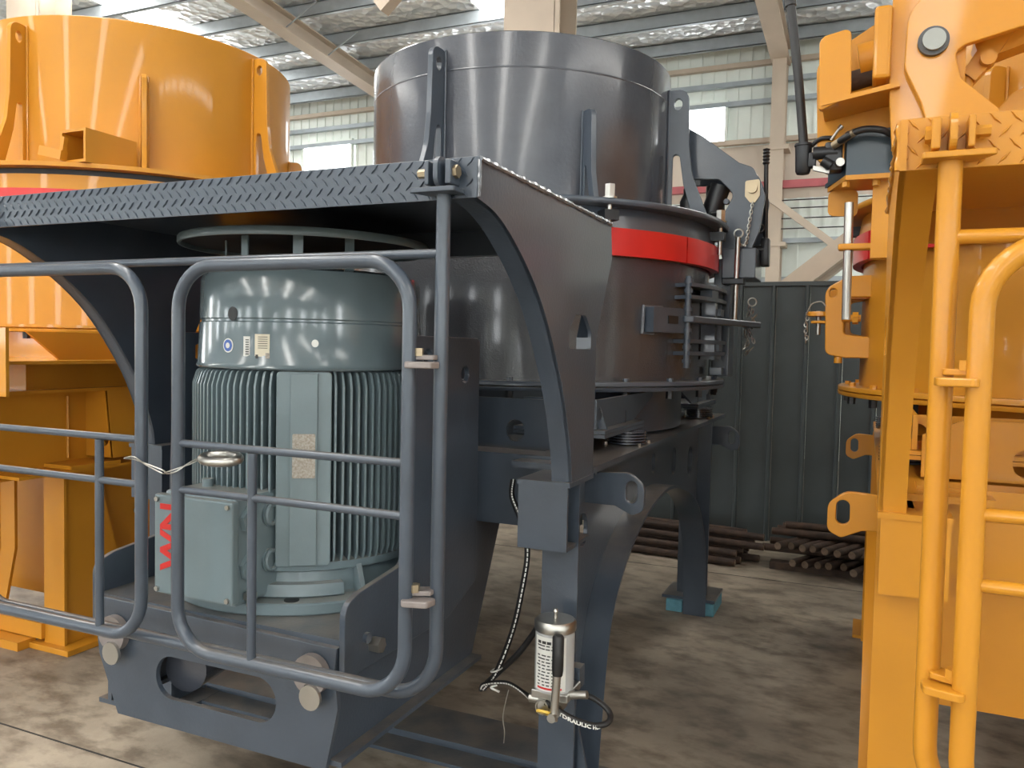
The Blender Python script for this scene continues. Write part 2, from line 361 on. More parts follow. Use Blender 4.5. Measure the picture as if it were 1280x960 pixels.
# ================================================================== SHARED MACHINE MODEL
XC, YC = -1.848, 4.253
def bolt_ring(parent, name, m, cx, cy, R, z0, z1, r, angs):
    g = G().hexnut((0, 0, z0), (0, 0, z1), r); o = local(name, g, m, parent)
    for i, a in enumerate(angs):
        t = math.radians(a); p = (cx+R*math.cos(t), cy+R*math.sin(t), 0)
        first(o, p, t) if i == 0 else inst(o, p, t)
def lug(parent, cx, cy, R, a, z0, z1, m, big=True):
    top = z1; w_ = .095
    if big:
        ol = rnd([(R-.01, z0), (R+.25, z0, .01), (R+.215, z0+.07, .05), (R+.135, z0+.27, .2), (R+.115, z0+.42, .1), (R+.105, top, .05), (R-.01, top, .03)], .02)
        h = [circ(R+.052, top-.075, .022, 14, .03), rnd([(R+.03, z0+.02), (R+.15, z0+.02), (R+.09, z0+.22), (R+.065, z0+.38, .02), (R+.03, z0+.38, .02)], .015, 4)]
    else:
        ol = rnd([(R-.01, z0), (R+.14, z0), (R+.10, z0+.15, .1), (R+.085, top, .04), (R-.01, top, .02)], .01); h = [rnd([(R+.025, z0+.02), (R+.085, z0+.02), (R+.04, z0+.2), (R+.025, z0+.2)], .012, 3)]
    o = build('lifting_lug', G().plate(ol, h, .028, prad(cx, cy, a), .003), m, parent)
    build('weld_bead', G().tube([(cx+(R+.004)*math.cos(math.radians(a+s_)), cy+(R+.004)*math.sin(math.radians(a+s_)), z) for s_, z in ((1.2, z0), (1.2, top), )], .007, 6).tube([(cx+(R+.004)*math.cos(math.radians(a-1.2)), cy+(R+.004)*math.sin(math.radians(a-1.2)), z) for z in (z0, top)], .007, 6), m, o)

def crusher(label, cat, pm, dm, wm, lugs, latch=True):
    rt = root('crusher', (XC, YC, 1.19), label, cat)
    d = build('feed_drum', G().lathe([(.825, 2.25), (.825, 3.065), (.82, 3.07), (.805, 3.07), (.80, 3.065), (.80, 2.25)], XC, YC, 112), dm, rt)
    build('weld_seam', G().lathe([(.824, 2.899), (.8262, 2.902), (.8268, 2.905), (.8262, 2.908), (.824, 2.911)], XC, YC, 96, closed=False), dm, d)
    for a, z1, b in lugs: lug(d, XC, YC, .825, a, 2.262, z1, pm, b)
    build('lid_flange', G().lathe([(.79, 2.236), (1.15, 2.236), (1.155, 2.242), (1.155, 2.256), (1.15, 2.262), (.79, 2.262)], XC, YC, 112), pm, rt)
    build('lid_ring', G().lathe([(1.03, 2.14), (1.09, 2.14), (1.075, 2.237), (1.03, 2.237)], XC, YC, 96), pm, rt)
    for a0, a1 in ((-190, -20.6), (-20, 100)):
        b = build('painted_band', G().lathe([(1.07, 2.02), (1.108, 2.02), (1.108, 2.142), (1.07, 2.142)], XC, YC, 72, a0, a1), 'red', rt, label='bright red painted band')
    build('body_drum', G().lathe([(1.06, 1.45), (1.06, 2.03), (1.0, 2.03), (1.0, 1.45)], XC, YC, 112), wm, rt)
    lf = build('lower_flange', G().lathe([(.95, 1.413), (1.15, 1.413), (1.153, 1.418), (1.153, 1.43), (1.14, 1.433), (1.153, 1.437), (1.153, 1.452), (1.15, 1.456), (.95, 1.456)], XC, YC, 112), pm, rt)
    bolt_ring(lf, 'flange_bolt', 'blacksteel', XC, YC, 1.11, 1.375, 1.415, .017, range(-110, 100, 14))
    bolt_ring(lf, 'flange_nut', pm, XC, YC, 1.11, 1.454, 1.472, .015, range(-110, 100, 14))
    build('base_ring', G().lathe([(.86, 1.2), (.93, 1.2), (.93, 1.415), (.86, 1.415)], XC, YC, 72), pm, rt)
    # spring pads: two under each side
    for sx in (1, -1):
        for y0 in (3.02, 4.9):
            X = lambda x: XC+sx*(x-XC)
            xa, xb = sorted((X(-1.32), X(-.93)))
            pad = build('spring_pad', G().box(xa, xb, y0, y0+.6, 1.252, 1.266).box(xa, xb, y0, y0+.6, 1.268, 1.282), pm, rt)
            sl = .25 if y0 < 4 else -.25
            pts = [(y0+.02, 1.284), (y0+.58, 1.284), (y0+.58+(.42 if sl > 0 else 0), 1.40), (y0+.02-(.42 if sl < 0 else 0), 1.40)]
            build('pad_gusset', G().plate(pts, [], .016, px(X(-.98))), pm, pad)
            build('pad_rib', G().plate([(X(-1.3), 1.284), (X(-.94), 1.284), (X(-.98), 1.40), (X(-1.3), 1.40)], [circ(X(-.99), 1.34, .03)], .014, py(y0+.06 if sl > 0 else y0+.5)), pm, pad)
            cx_, cy_ = X(-.965), y0+.44 if y0 < 4 else y0+.2
            prof = []
            for q in range(5): z = 1.191+q*.0122; prof += [(.05, z), (.088, z+.001), (.088, z+.0075), (.05, z+.0085)]
            sp = build('rubber_spring', G().lathe([(.001, 1.187)]+prof+[(.001, 1.252)], cx_, cy_, 28, closed=False), 'drum', pad)
            for qx, qy in ((.075, .08), (-.075, .08), (.075, -.08), (-.075, -.08)): build('spring_bolt', G().hexnut((cx_+qx, cy_+qy, 1.187), (cx_+qx, cy_+qy, 1.20), .011), 'steel', sp)
            build('spring_stud', G().hexnut((cx_-.02, cy_, 1.282), (cx_-.02, cy_, 1.335), .016), 'blacksteel', sp)
    # lid clamp bolts
    for a in (-46, 0, 42, -92, -140):
        t = math.radians(a); p = (XC+1.125*math.cos(t), YC+1.125*math.sin(t))
        cb = build('clamp_bolt', G().cyl((*p, 2.10), (*p, 2.30), .011, 10), 'steel', rt)
        build('clamp_nut', G().hexnut((*p, 2.27), (*p, 2.325), .024).lathe([(.001, 2.262), (.032, 2.262), (.032, 2.27), (.001, 2.27)], *p, 16), 'steel', cb)
        c, s_ = math.cos(t), math.sin(t)
        build('clamp_block', G().obox((XC+1.1*c, YC+1.1*s_, 2.19), (.05*c, .05*s_, 0), (-.035*s_, .035*c, 0), (0, 0, .022)), 'blacksteel', cb)
    if latch:
        def arc(R0_, R1, z0, z1, a0, a1, n=14): return G().lathe([(R0_, z0), (R1, z0), (R1, z1), (R0_, z1)], XC, YC, n, a0, a1, smooth=False)
        br = build('latch_bracket', arc(1.05, 1.125, 1.685, 1.80, -33, -20), pm, rt)
        t = math.radians(-26.5); c, s_ = math.cos(t), math.sin(t)
        build('bracket_slot', G().obox((XC+1.121*c, YC+1.121*s_, 1.745), (.008*c, .008*s_, 0), (-.035*s_, .035*c, 0), (0, 0, .018)), 'black', br)
        build('weld_bead', G().tube([(XC+1.066*math.cos(math.radians(a)), YC+1.066*math.sin(math.radians(a)), z) for a, z in ((-27, 1.803), (-33.5, 1.805), (-33.8, 1.68), (-30, 1.68))], .009, 6), 'weld' if pm == 'grey' else pm, br)
        for z in (1.915, 1.857, 1.648, 1.590): build('hinge_bar', arc(1.06, 1.155, z-.009, z+.009, -21.5, 12), pm, rt)
        t = math.radians(-21); ca, sa = math.cos(t), math.sin(t); ux_, uy_ = -math.sin(math.radians(0)), 1
        x0_, y0_ = XC+1.13*ca, YC+1.13*sa
        build('latch_handle', G().plate(rnd([(x0_-.03, y0_-.04), (x0_+.035, y0_-.02), (x0_+.245, y0_+.76), (x0_+.235, y0_+.84), (x0_+.19, y0_+.82)], .02), [], .032, pz(1.752), .005), pm, rt)
        build('hinge_pin', G().cyl((x0_, y0_, 1.52), (x0_, y0_, 1.955), .0145, 12), pm, rt)
        for z in (1.552, 1.62, 1.70, 1.80, 1.885, 1.93): build('pin_collar', G().cyl((x0_, y0_, z-.009), (x0_, y0_, z+.009), .021, 14), pm, rt)
        for a in (-4, 5): 
            t = math.radians(a); c, s_ = math.cos(t), math.sin(t)
            build('latch_post', G().obox((XC+1.10*c, YC+1.10*s_, 1.75), (.035*c, .035*s_, 0), (-.02*s_, .02*c, 0), (0, 0, .19)), dm, rt)
        for a, z in ((-8, 1.885), (0, 1.80), (-1, 1.62), (3, 1.50)):
            t = math.radians(a); c, s_ = math.cos(t), math.sin(t)
            build('latch_block', G().obox((XC+1.12*c, YC+1.12*s_, z), (.03*c, .03*s_, 0), (-.05*s_, .05*c, 0), (0, 0, .018)), pm, rt)
    return rt

XL = -2.78
def support_frame(label, m, blocks=True):
    rt = root('support_frame', (XC, 4.0, 0), label, 'machine frame')
    arch = [(2.76, 0), (2.82, .35), (2.90, .60), (3.08, .77), (3.33, .885), (3.6, .94), (3.85, .95), (4.15, .90), (4.45, .80), (4.7, .62), (4.84, .36), (4.88, .0)]
    ap = [(p.x, p.y) for p in smooth_path([(a, b, 0) for a, b in arch], 4)]
    for sx in (1, -1):
        X = lambda x: XC+sx*(x-XC)
        def bx(g, x0, x1, *r): a, b = sorted((X(x0), X(x1))); return g.box(a, b, *r)
        build('girder_top', bx(G(), -1.18, -.868, 2.69, 5.52, 1.165, 1.187), m, rt)
        ol = [(2.56, 1.166), (5.45, 1.166), (5.45, .85), (5.2, .08), (4.88, .08)] + [(a, max(b, .02)) for a, b in reversed(ap)][1:] + [(2.56, .02)]
        holes = [circ(2.83, .93, .055, 18, .065), stad(3.85, 3.93, 1.0, 1.1), stad(4.3, 4.4, .93, 1.08), stad(4.72, 4.86, .86, 1.04), circ(5.15, .95, .05)]
        build('girder_web', G().plate(ol, holes, .016, px(X(-.955))), m, rt)
        vs, fs = [], []
        for a, b in ap: vs += [(X(-.98), a, b), (X(-.845), a, b), (X(-.845), a, b-.014), (X(-.98), a, b-.014)]
        for i in range(len(ap)-1):
            for q in range(4): fs.append((i*4+q, i*4+(q+1) % 4, i*4+4+(q+1) % 4, i*4+4+q))
        build('arch_flange', G().add(vs, fs, True), m, rt)
        lg = build('leg', bx(G(), -.997, -.868, 2.55, 2.562, 0, 1.165), m, rt)
        build('foot_plate', bx(G(), -1.06, -.80, 2.5, 2.9, 0, .018), m, lg)
        build('leg_gusset', G().plate([(X(-.868), .02), (X(-.80), .02), (X(-.868), .30)], [], .012, py(2.60)), m, lg)
        z0 = .075 if blocks else 0
        lf = build('leg', bx(G(), -1.05, -.865, 5.02, 5.034, z0, 1.165), m, rt)
        build('leg_rib', G().plate([(5.03, z0), (5.22, z0), (5.10, .5), (5.03, .7)], [], .014, px(X(-.90))), m, lf)
        build('foot_plate', bx(G(), -1.12, -.80, 4.92, 5.22, z0, z0+.018), m, lf)
        # lifting ears
        for ye, zz in ((2.85, 0), (5.2, -.02)):
            e = build('lifting_ear', G().plate(rnd([(X(-.955), 1.145+zz, 0), (X(-.775), 1.155+zz, .06), (X(-.722), 1.11+zz, .04), (X(-.722), 1.02+zz, .03), (X(-.765), 1.0+zz, .02), (X(-.83), 1.03+zz, .03), (X(-.955), 1.03+zz, 0)], .01),
                  [stad(min(X(-.79), X(-.748)), max(X(-.79), X(-.748)), 1.045+zz, 1.125+zz)], .022, py(ye), .003), m, rt)
            build('ear_rib', bx(G(), -.955, -.9, ye-.04, ye+.04, 1.14+zz, 1.155+zz), m, e)
        # box bracket carrying the platform arch
        b = build('box_bracket', bx(G(), -1.048, -.875, 2.45, 2.462, .938, 1.15), m, rt)
        build('bracket_lid', bx(G(), -1.052, -.866, 2.445, 2.69, 1.15, 1.166), m, b)
        build('bracket_floor', bx(G(), -1.048, -.875, 2.462, 2.69, .938, .95), m, b)
        build('bracket_web', bx(G(), -1.048, -1.036, 2.462, 2.69, .95, 1.15), m, b)
    for y0, y1, z0, z1 in ((2.78, 2.92, .93, 1.2), (5.0, 5.1, .8, 1.16)):
        build('cross_beam', G().box(2*XC+.98, -.98, y0, y1, z0, z1), m, rt)
    build('cross_plate', G().plate(rnd([(2*XC+1.0, 1.2), (-1.0, 1.2), (-1.0, 1.34), (-1.12, 1.395), (2*XC+1.12, 1.395), (2*XC+1.0, 1.34)], 0), [stad(-1.34, -1.26, 1.22, 1.31), stad(-2.4, -2.32, 1.22, 1.31)], .014, py(3.0)), m, rt)
    fb = build('floor_beam', G().box(2*XC+.98, -.98, 2.66, 2.90, .002, .016).box(2*XC+.98, -.98, 2.66, 2.90, .09, .104).box(2*XC+.98, -.98, 2.77, 2.785, .016, .09), m, rt)
    return rt

ARCH_OUT = [(1.74, 2.045), (2.83, 2.045), (2.85, 1.93), (2.69, 1.64), (2.685, 1.155)]
ARCH_IN = [(2.47, 1.155), (2.455, 1.25), (2.385, 1.43), (2.30, 1.57), (2.20, 1.70), (2.09, 1.80), (1.96, 1.885), (1.85, 1.935), (1.74, 1.956)]
def platform(label, m):
    rt = root('service_platform', (XC, 2.3, 1.168), label, 'platform')
    build('deck', G().box(XL, -.868, 1.76, 2.85, 2.045, 2.053), m, rt)
    fa = build('fascia', G().box(XL, -.868, 1.748, 1.756, 1.956, 2.056, .0015), m, rt)
    g = G(); n = 0; x = XL+.02
    while x < -.88:
        for r in range(4):
            s_ = 1 if r % 2 else -1; cx_ = x+(.0 if r % 2 else .017); cz = 1.97+r*.0245
            u = Vector((.0105, 0, .0115*s_)); v = Vector((-.0022*s_, 0, .0022)); d = Vector((0, -.004, 0)); c = Vector((cx_, 1.748, cz))
            g.add([c-u, c-v, c+u, c+v, c+d-u*.6, c+d-v*.4, c+d+u*.6, c+d+v*.4], [(0, 1, 5, 4), (1, 2, 6, 5), (2, 3, 7, 6), (3, 0, 4, 7), (4, 5, 6, 7)])
        x += .034
    build('tread_pattern', g, m, fa, kind='stuff', label='raised diamond tread pattern')
    sm = smooth_path([(a, b, 0) for a, b in ARCH_IN], 4)
    inner = [(p.x, p.y) for p in sm]
    ol = ARCH_OUT + inner
    hole = rnd([(2.41, 1.60, .005), (2.63, 1.60, .005), (2.63, 1.66, .04), (2.57, 1.712, .04), (2.47, 1.712, .04), (2.41, 1.66, .04)], .02)
    for xo, xi in ((-.868, -.94), (XL, XL+.072)):
        s_ = 1 if xo > xi else -1
        ar = build('arched_bracket', G().plate(ol, [hole], .012, px(xo-.006*s_)), m, rt)
        build('arched_bracket_inner', G().plate(ol, [], .012, px(xi+.006*s_)), m, ar) if xo < -2 else None
        vs, fs = [], []
        a, b = sorted((xi, xo))
        a += .0015; b -= .0015
        for u, v in inner: vs += [(a, u, v), (b, u, v), (b, u+.008, v+.004), (a, u+.008, v+.004)]
        for i in range(len(inner)-1):
            for q in range(4): fs.append((i*4+q, i*4+(q+1) % 4, i*4+4+(q+1) % 4, i*4+4+q))
        build('soffit_strip', G().add(vs, fs, True), m, ar)
        bo = [(2.83, 2.045), (2.85, 1.93), (2.69, 1.64), (2.685, 1.167)]; vs, fs = [], []
        for u, v in bo: vs += [(a, u, v), (b, u, v), (b, u-.008, v), (a, u-.008, v)]
        for i in range(3):
            for q in range(4): fs.append((i*4+q, i*4+(q+1) % 4, i*4+4+(q+1) % 4, i*4+4+q))
        build('back_strip', G().add(vs, fs), m, ar)
        wb_ = [(xo+.002*s_, u, 2.05) for u in [1.75+.02*i for i in range(54)]]
        build('weld_bead', G().tube(wb_, [.005+.006*random.random() for _ in wb_], 7), 'weld' if m == 'grey' else m, ar)
        build('weld_bead', G().tube([(xo+.001*s_, 1.748, 1.958+.008*i) for i in range(12)], [.004+.004*random.random() for _ in range(12)], 7), 'weld' if m == 'grey' else m, ar)
    for a, b in ((-.932, -.884), (XL+.014, XL+.062)): build('arch_foot', G().box(a, b, 2.49, 2.675, 1.167, 1.18), m, rt)
    build('rear_beam', G().box(XL+.08, -.95, 2.80, 2.84, 1.95, 2.045), m, rt)
    # hinge lugs for the guard frame
    for xh in (-.955, XL+.087):
        sgn = 1 if xh > XC else -1
        h = build('hinge_block', G().box(xh-.036, xh-.024, 1.70, 1.75, 1.985, 2.043, .003), m, rt)
        build('hinge_block', G().box(xh+.020, xh+.036, 1.70, 1.75, 1.985, 2.043, .003), m, rt)
        build('hinge_shelf', G().plate(rnd([(xh-.075*sgn, 1.69), (xh+.05*sgn, 1.69), (xh+.05*sgn, 1.747), (xh-.045*sgn, 1.747)], .006), [], .012, pz(1.972), .002), m, h)
        build('hinge_tongue', G().plate(stad(1.69, 1.74, 1.98, 2.052), [], .012, px(xh)), m, h)
        build('hinge_bolt', G().hexnut((xh+.036, 1.722, 2.016), (xh+.046, 1.722, 2.016), .016), 'brass' if m == 'grey' else m, h)
        build('hinge_nut', G().hexnut((xh-.062, 1.722, 2.016), (xh-.036, 1.722, 2.016), .011), 'brass' if m == 'grey' else m, h)
    return rt

TRS = {'grey': .0178, 'yellow': .0212}
def guard_frame(label, m):
    rt = root('tube_railing', (XC, 1.73, .72), label, 'railing')
    x0, x1 = XL+.087, -.955; y = 1.735
    build('outer_tube', G().tube(fil([(x0, y, 1.97), (x0, y, .72), (x1, y, .72), (x1, y, 1.97)], .13, 9), TRS[m], 14), m, rt)
    build('top_rail', G().cyl((x0, y, 1.825), (x1, y, 1.825), TRS[m]*.66, 14), m, rt)
    return rt
def gate(label, m, xa, xb, xbar, hinge_x, group, knuckle='dusty'):
    rt = root('guard_gate', ((xa+xb)/2, 1.68, .73), label, 'gate', group)
    y = 1.68
    build('gate_tube', G().tube(fil([(xa, y, .735), (xa, y, 1.805), (xb, y, 1.805), (xb, y, .735)], .12, 9, True), TRS[m], 14, closed=True), m, rt)
    for z in (1.315, 1.185): build('gate_rail', G().cyl((xa, y, z), (xb, y, z), TRS[m]*.6, 12), m, rt)
    build('gate_bar', G().cyl((xbar, y, .735), (xbar, y, 1.305), TRS[m]*.7, 12), m, rt)
    s_ = 1 if hinge_x > (xa+xb)/2 else -1; xe = xb if s_ > 0 else xa
    for z in (1.56, .985):
        k = build('hinge_plate', G().plate(rnd([(xe, 1.675), (hinge_x, 1.70), (hinge_x, 1.75), (xe, 1.72)], .01), [], .012, pz(z+.012), .002), 'knuckle' if m == 'grey' else m, rt)
        xm = (xe+hinge_x)/2
        build('hinge_knuckle', G().plate(rnd([(xm-.03*s_, 1.645), (xm+.04*s_, 1.665), (xm+.045*s_, 1.71), (xm-.025*s_, 1.70)], .012), [], .016, pz(z-.006), .003), 'knuckle' if m == 'grey' else m, k)
        build('hinge_nut', G().hexnut((xm-.01*s_, 1.69, z+.015), (xm-.01*s_, 1.69, z+.034), .014), 'brass' if m == 'grey' else m, k)
    return rt

# ================================================================== THE GREY CRUSHER
crusher('dark slate grey vertical shaft crusher with a red band around its body', 'crusher', 'grey', 'drum', 'wet', ((-94, 3.0, True), (-45, 2.72, False), (5, 2.98, True), (176, 2.70, False)))
support_frame('dark grey welded girder frame on legs carrying the grey crusher', 'grey')
platform('dark grey checker plate platform on arched brackets above the teal motor', 'grey')
guard_frame('fixed grey tube frame hanging below the grey checker plate platform', 'grey')
gate('right grey tube gate closed in front of the teal motor', 'grey', -1.755, -1.012, -1.49, -.955, 'grey tube guard gates')
gate('left grey tube gate in front of the left yellow machine, cut by the frame', 'grey', -2.64, -1.895, -2.065, XL+.087, 'grey tube guard gates')

# ------------------------------------------------------------------ motor stand
ms = root('motor_stand', (XC, 2.4, .4), 'dark grey bracket stand with a slotted front plate under the teal motor', 'motor stand')
xL, xR = -2.345, -1.33
build('base_plate', G().box(xL, xR-.02, 1.89, 2.76, .733, .753), 'grey', ms)
build('front_bar', G().plate([(xL+.02, .672), (xR-.03, .645), (xR-.02, .735), (xL+.02, .752)], [], .03, py(1.885), .003), 'grey', ms)
build('slotted_front_plate', G().plate(rnd([(-2.315, .66), (-1.355, .66), (-1.345, .56), (-1.385, .372), (-2.215, .372), (-2.30, .56)], .004), [stad(-2.045, -1.565, .465, .602, 9)], .016, py(1.878)), 'grey', ms)
sp_ = rnd([(1.88, .64), (1.88, .855, .05), (1.95, .878, .1), (2.20, .905, .04), (2.22, 1.632, .02), (2.715, 1.632, .02), (2.72, .72, .02), (2.5, .64)], .01)
for xs in (xR-.01, xL+.01):
    s1 = build('side_plate', G().plate(sp_, [circ(2.33, 1.56, .03), circ(2.60, 1.50, .03)], .02, px(xs), .003), 'grey', ms)
    s_ = 1 if xs > XC else -1
    build('stand_bolt', G().hexnut((xs+.01*s_, 2.02, .705), (xs+.045*s_, 2.02, .705), .024), 'steel', s1)
    build('stand_bolt', G().cyl((xs+.01*s_, 1.985, .735), (xs+.022*s_, 1.985, .735), .016), 'grey', s1)
for xs in (-1.39, -2.27):
    s_ = 1 if xs > XC else -1
    sd = build('lower_side', G().plate([(1.885, .40), (1.885, .73), (2.70, .73), (2.70, 1.0), (3.08, 1.0), (3.08, .95), (2.80, .40)], [], .016, px(xs)), 'grey', ms)
    a, b = sorted((xs-.03*s_, xs+.05*s_))
    build('lower_flange_strip', G().box(a, b, 1.885, 2.80, .385, .40), 'grey', sd)
build('rear_plate', G().box(-2.26, -1.40, 2.70, 2.715, .40, .73), 'grey', ms)
build('inner_tube', G().cyl((-2.0, 1.95, .53), (-2.15, 2.69, .53), .075, 20), 'drum', ms)
build('inner_channel', G().box(-2.2, -1.41, 2.4, 2.46, .41, .47), 'grey', ms)
for xq, zq in ((-1.425, .655), (-2.215, .645)):
    dk = build('clamp_disc', G().tube([(xq, 1.866, zq), (xq, 1.842, zq)], .058, 28), 'knuckle', ms)
    build('disc_cover', G().tube([(xq+.01, 1.842, zq-.06), (xq+.01, 1.832, zq-.06)], .036, 20), 'steel', dk)
    for a in (20, 140, 260): build('disc_hole', G().tube([(xq+.036*math.cos(math.radians(a)), 1.841, zq+.036*math.sin(math.radians(a))), (xq+.036*math.cos(math.radians(a)), 1.839, zq+.036*math.sin(math.radians(a)))], .009, 10), 'black', dk)

# ------------------------------------------------------------------ electric motor
MX, MY = XC, 2.396
mo = root('electric_motor', (MX, MY, .753), 'teal grey vertical finned electric motor standing behind the grey gates', 'motor')
fl = build('base_flange', G().lathe([(.30, .753), (.47, .753), (.475, .758), (.475, .787), (.47, .792), (.36, .795), (.30, .795)], MX, MY, 80), 'teal', mo)
g = G().lathe([(0, 0), (.024, 0), (.024, .004), (0, .004)], 0, 0, 14); fb_ = local('flange_bolt_hole', g, 'black', fl)
for i, a in enumerate(range(-150, 60, 30)): (first if i == 0 else inst)(fb_, (MX+.435*math.cos(math.radians(a)), MY+.435*math.sin(math.radians(a)), .791), 0)
build('skirt', G().lathe([(.30, .79), (.40, .79), (.385, .80), (.375, .865), (.40, .875), (.402, .90), (.34, .91)], MX, MY, 80, closed=False), 'teal', mo)
for a in (-110, -78, -30, 5, -145): build('skirt_gusset', G().plate([(.37, .79), (.455, .79), (.44, .80), (.40, .885), (.37, .885)], [], .018, prad(MX, MY, a)), 'teal', mo)
build('front_lip', G().lathe([(.37, .795), (.42, .795), (.425, .80), (.415, .835), (.37, .835)], MX, MY, 20, -74, -38), 'teal', mo)
build('stator_core', G().lathe([(.335, .88), (.335, 1.52)], MX, MY, 64, closed=False), 'teal', mo)
fg = G().plate(rnd([(.325, .89), (.395, .89, .02), (.408, .93, .03), (.408, 1.46, .03), (.392, 1.51, .02), (.325, 1.51)], .002, 3), [], .007, lambda u, v, w: (u, w, v))
f0 = local('cooling_fin', fg, 'teal', mo); i = 0
for q in range(100):
    a = -180+q*3.6+1
    if -68.5 < a < -43.5: continue
    (first if i == 0 else inst)(f0, (MX, MY, 0), math.radians(a)); i += 1
ta = math.radians(-56); ca, sa = math.cos(ta), math.sin(ta)
def mfr(r, t, z): return (MX+r*ca-t*sa, MY+r*sa+t*ca, z)       # radial, tangential, height on the front pad
pad = build('front_pad', G().plate(rnd([(-.085, .89), (.085, .89), (.085, 1.51), (-.085, 1.51)], .012), [], .075, lambda u, v, w: mfr(.367+w, u, v), .003), 'teal', mo)
build('pad_strip', G().plate([(-.042, .895), (.042, .895), (.042, 1.505), (-.042, 1.505)], [], .012, lambda u, v, w: mfr(.409+w, u, v), .002), 'teal', pad)
build('nameplate', G().plate(rnd([(-.034, 1.175), (.036, 1.175), (.036, 1.315), (-.034, 1.315)], .004), [], .002, lambda u, v, w: mfr(.4165+w, u, v)), 'nameplate', pad, label='small engraved metal rating plate')
cw = build('fan_cowl', G().lathe([(.395, 1.515), (.398, 1.52), (.392, 1.53), (.386, 1.664), (.379, 1.668), (.379, 1.674), (.385, 1.678), (.383, 1.81), (.372, 1.832), (.34, 1.842), (.001, 1.85)], MX, MY, 96, closed=False), 'cowl', mo)
def cowl_at(px_deg, z, R=.388): 
    t = math.radians(px_deg); return Vector((MX+R*math.cos(t), MY+R*math.sin(t), z)), Vector((math.cos(t), math.sin(t), 0)), Vector((-math.sin(t), math.cos(t), 0))
def decal(name, deg, z, wd, ht, m, parent, round_=False, R=.3895, label=None):
    g = G(); n = 8; vs = []; fs = []
    if round_:
        c, nr, tg = cowl_at(deg, z, R); ring = [c+tg*wd/2*math.cos(2*PI*k/24)+Vector((0, 0, ht/2*math.sin(2*PI*k/24))) for k in range(24)]
        vs = ring+[p+nr*.002 for p in ring]; fs = [tuple(range(24, 48))]+[(k, (k+1) % 24, 24+(k+1) % 24, 24+k) for k in range(24)]
    else:
        for k in range(n+1):
            d_ = deg+math.degrees((k/n-.5)*wd/R); c, nr, tg = cowl_at(d_, z, R)
            for dz in (-ht/2, ht/2): vs += [c+Vector((0, 0, dz)), c+nr*.0012+Vector((0, 0, dz))]
        for k in range(n): o = k*4; fs += [(o+1, o+5, o+7, o+3), (o, o+2, o+6, o+4), (o+2, o+3, o+7, o+6), (o, o+4, o+5, o+1)]
    return build(name, g.add(vs, fs), m, parent, label=label)
decal('vent_plug', -93, 1.690, .040, .045, 'black', cw, True, .384)
sb = decal('round_sticker', -95, 1.588, .044, .046, 'paper', cw, True, .3895, 'small round blue and white sticker')
decal('sticker_disc', -95, 1.588, .036, .038, 'sticker_blue', sb, True, .3905)
decal('sticker_core', -95, 1.588, .017, .018, 'paper', sb, True, .3915)
l1 = decal('barcode_label', -84, 1.585, .024, .066, 'paper', cw, label='narrow white barcode label')
for q in range(7): decal('barcode_bar', -83.6, 1.562+.0075*q, .012, .003, 'ink', l1, R=.3915)
l2 = decal('paper_label', -76, 1.583, .050, .086, 'cream', cw, label='cream printed paper label')
for q in range(6): decal('print_line', -75.6, 1.582+.007*q, .032, .0018, 'ink', l2, R=.3915)
decal('print_block', -73.2, 1.558, .014, .017, 'nameplate', l2, R=.3915); decal('print_block', -78.5, 1.555, .008, .012, 'ink', l2, R=.3915)
decal('cowl_screw', -51.5, 1.600, .022, .024, 'steel', cw, True, .389)
# rain cover on four strips
rc = build('rain_cover', G().lathe([(.428, 1.935), (.436, 1.935), (.438, 1.94), (.438, 1.957), (.434, 1.962), (.428, 1.962)], MX-.03, MY, 80), 'teal', mo)
build('cover_plate', G().lathe([(.001, 1.957), (.43, 1.95), (.43, 1.956), (.001, 1.963)], MX-.03, MY, 64, closed=False), 'shaded', rc)
for a in (-30, -62, -100, -140, 60, 120):
    t = math.radians(a); c, s_ = math.cos(t), math.sin(t)
    build('cover_strip', G().obox((MX+.30*c, MY+.30*s_, 1.90), (.0025*c, .0025*s_, 0), (-.016*s_, .016*c, 0), (0, 0, .055)), 'teal', rc)
# terminal box
tb = build('terminal_box', G().box(-2.0, -1.712, 1.86, 2.07, .80, 1.135, .012), 'teal', mo, label='teal terminal box with red lettering')
build('box_cover', G().box(-2.012, -1.70, 1.832, 1.862, .815, 1.125, .006), 'teal', tb)
build('box_neck', G().box(-1.98, -1.73, 2.05, 2.2, .83, 1.19, .01), 'teal', tb)
for zq in (.915, 1.06):
    build('cable_gland', G().hexnut((-1.715, 1.915, zq), (-1.695, 1.915, zq), .042), 'teal', tb)
    build('gland_eye', G().tube([(-1.728, 2.01, zq-.0), (-1.704, 2.01, zq)], .038, 18).tube([(-1.70, 2.01+.026*math.cos(2*PI*k/16), zq+.03*math.sin(2*PI*k/16)) for k in range(16)], .007, 6, closed=True), 'teal', tb)
for xq, zq in ((-1.997, 1.11), (-1.715, 1.11), (-1.715, .83), (-1.997, .83)): build('cover_screw', G().hexnut((xq, 1.834, zq), (xq, 1.824, zq), .008), 'steel', tb)
build('ground_stud', G().cyl((-1.69, 1.9, .80), (-1.69, 1.9, .85), .012, 10).hexnut((-1.69, 1.9, .82), (-1.69, 1.9, .84), .02), 'steel', tb)
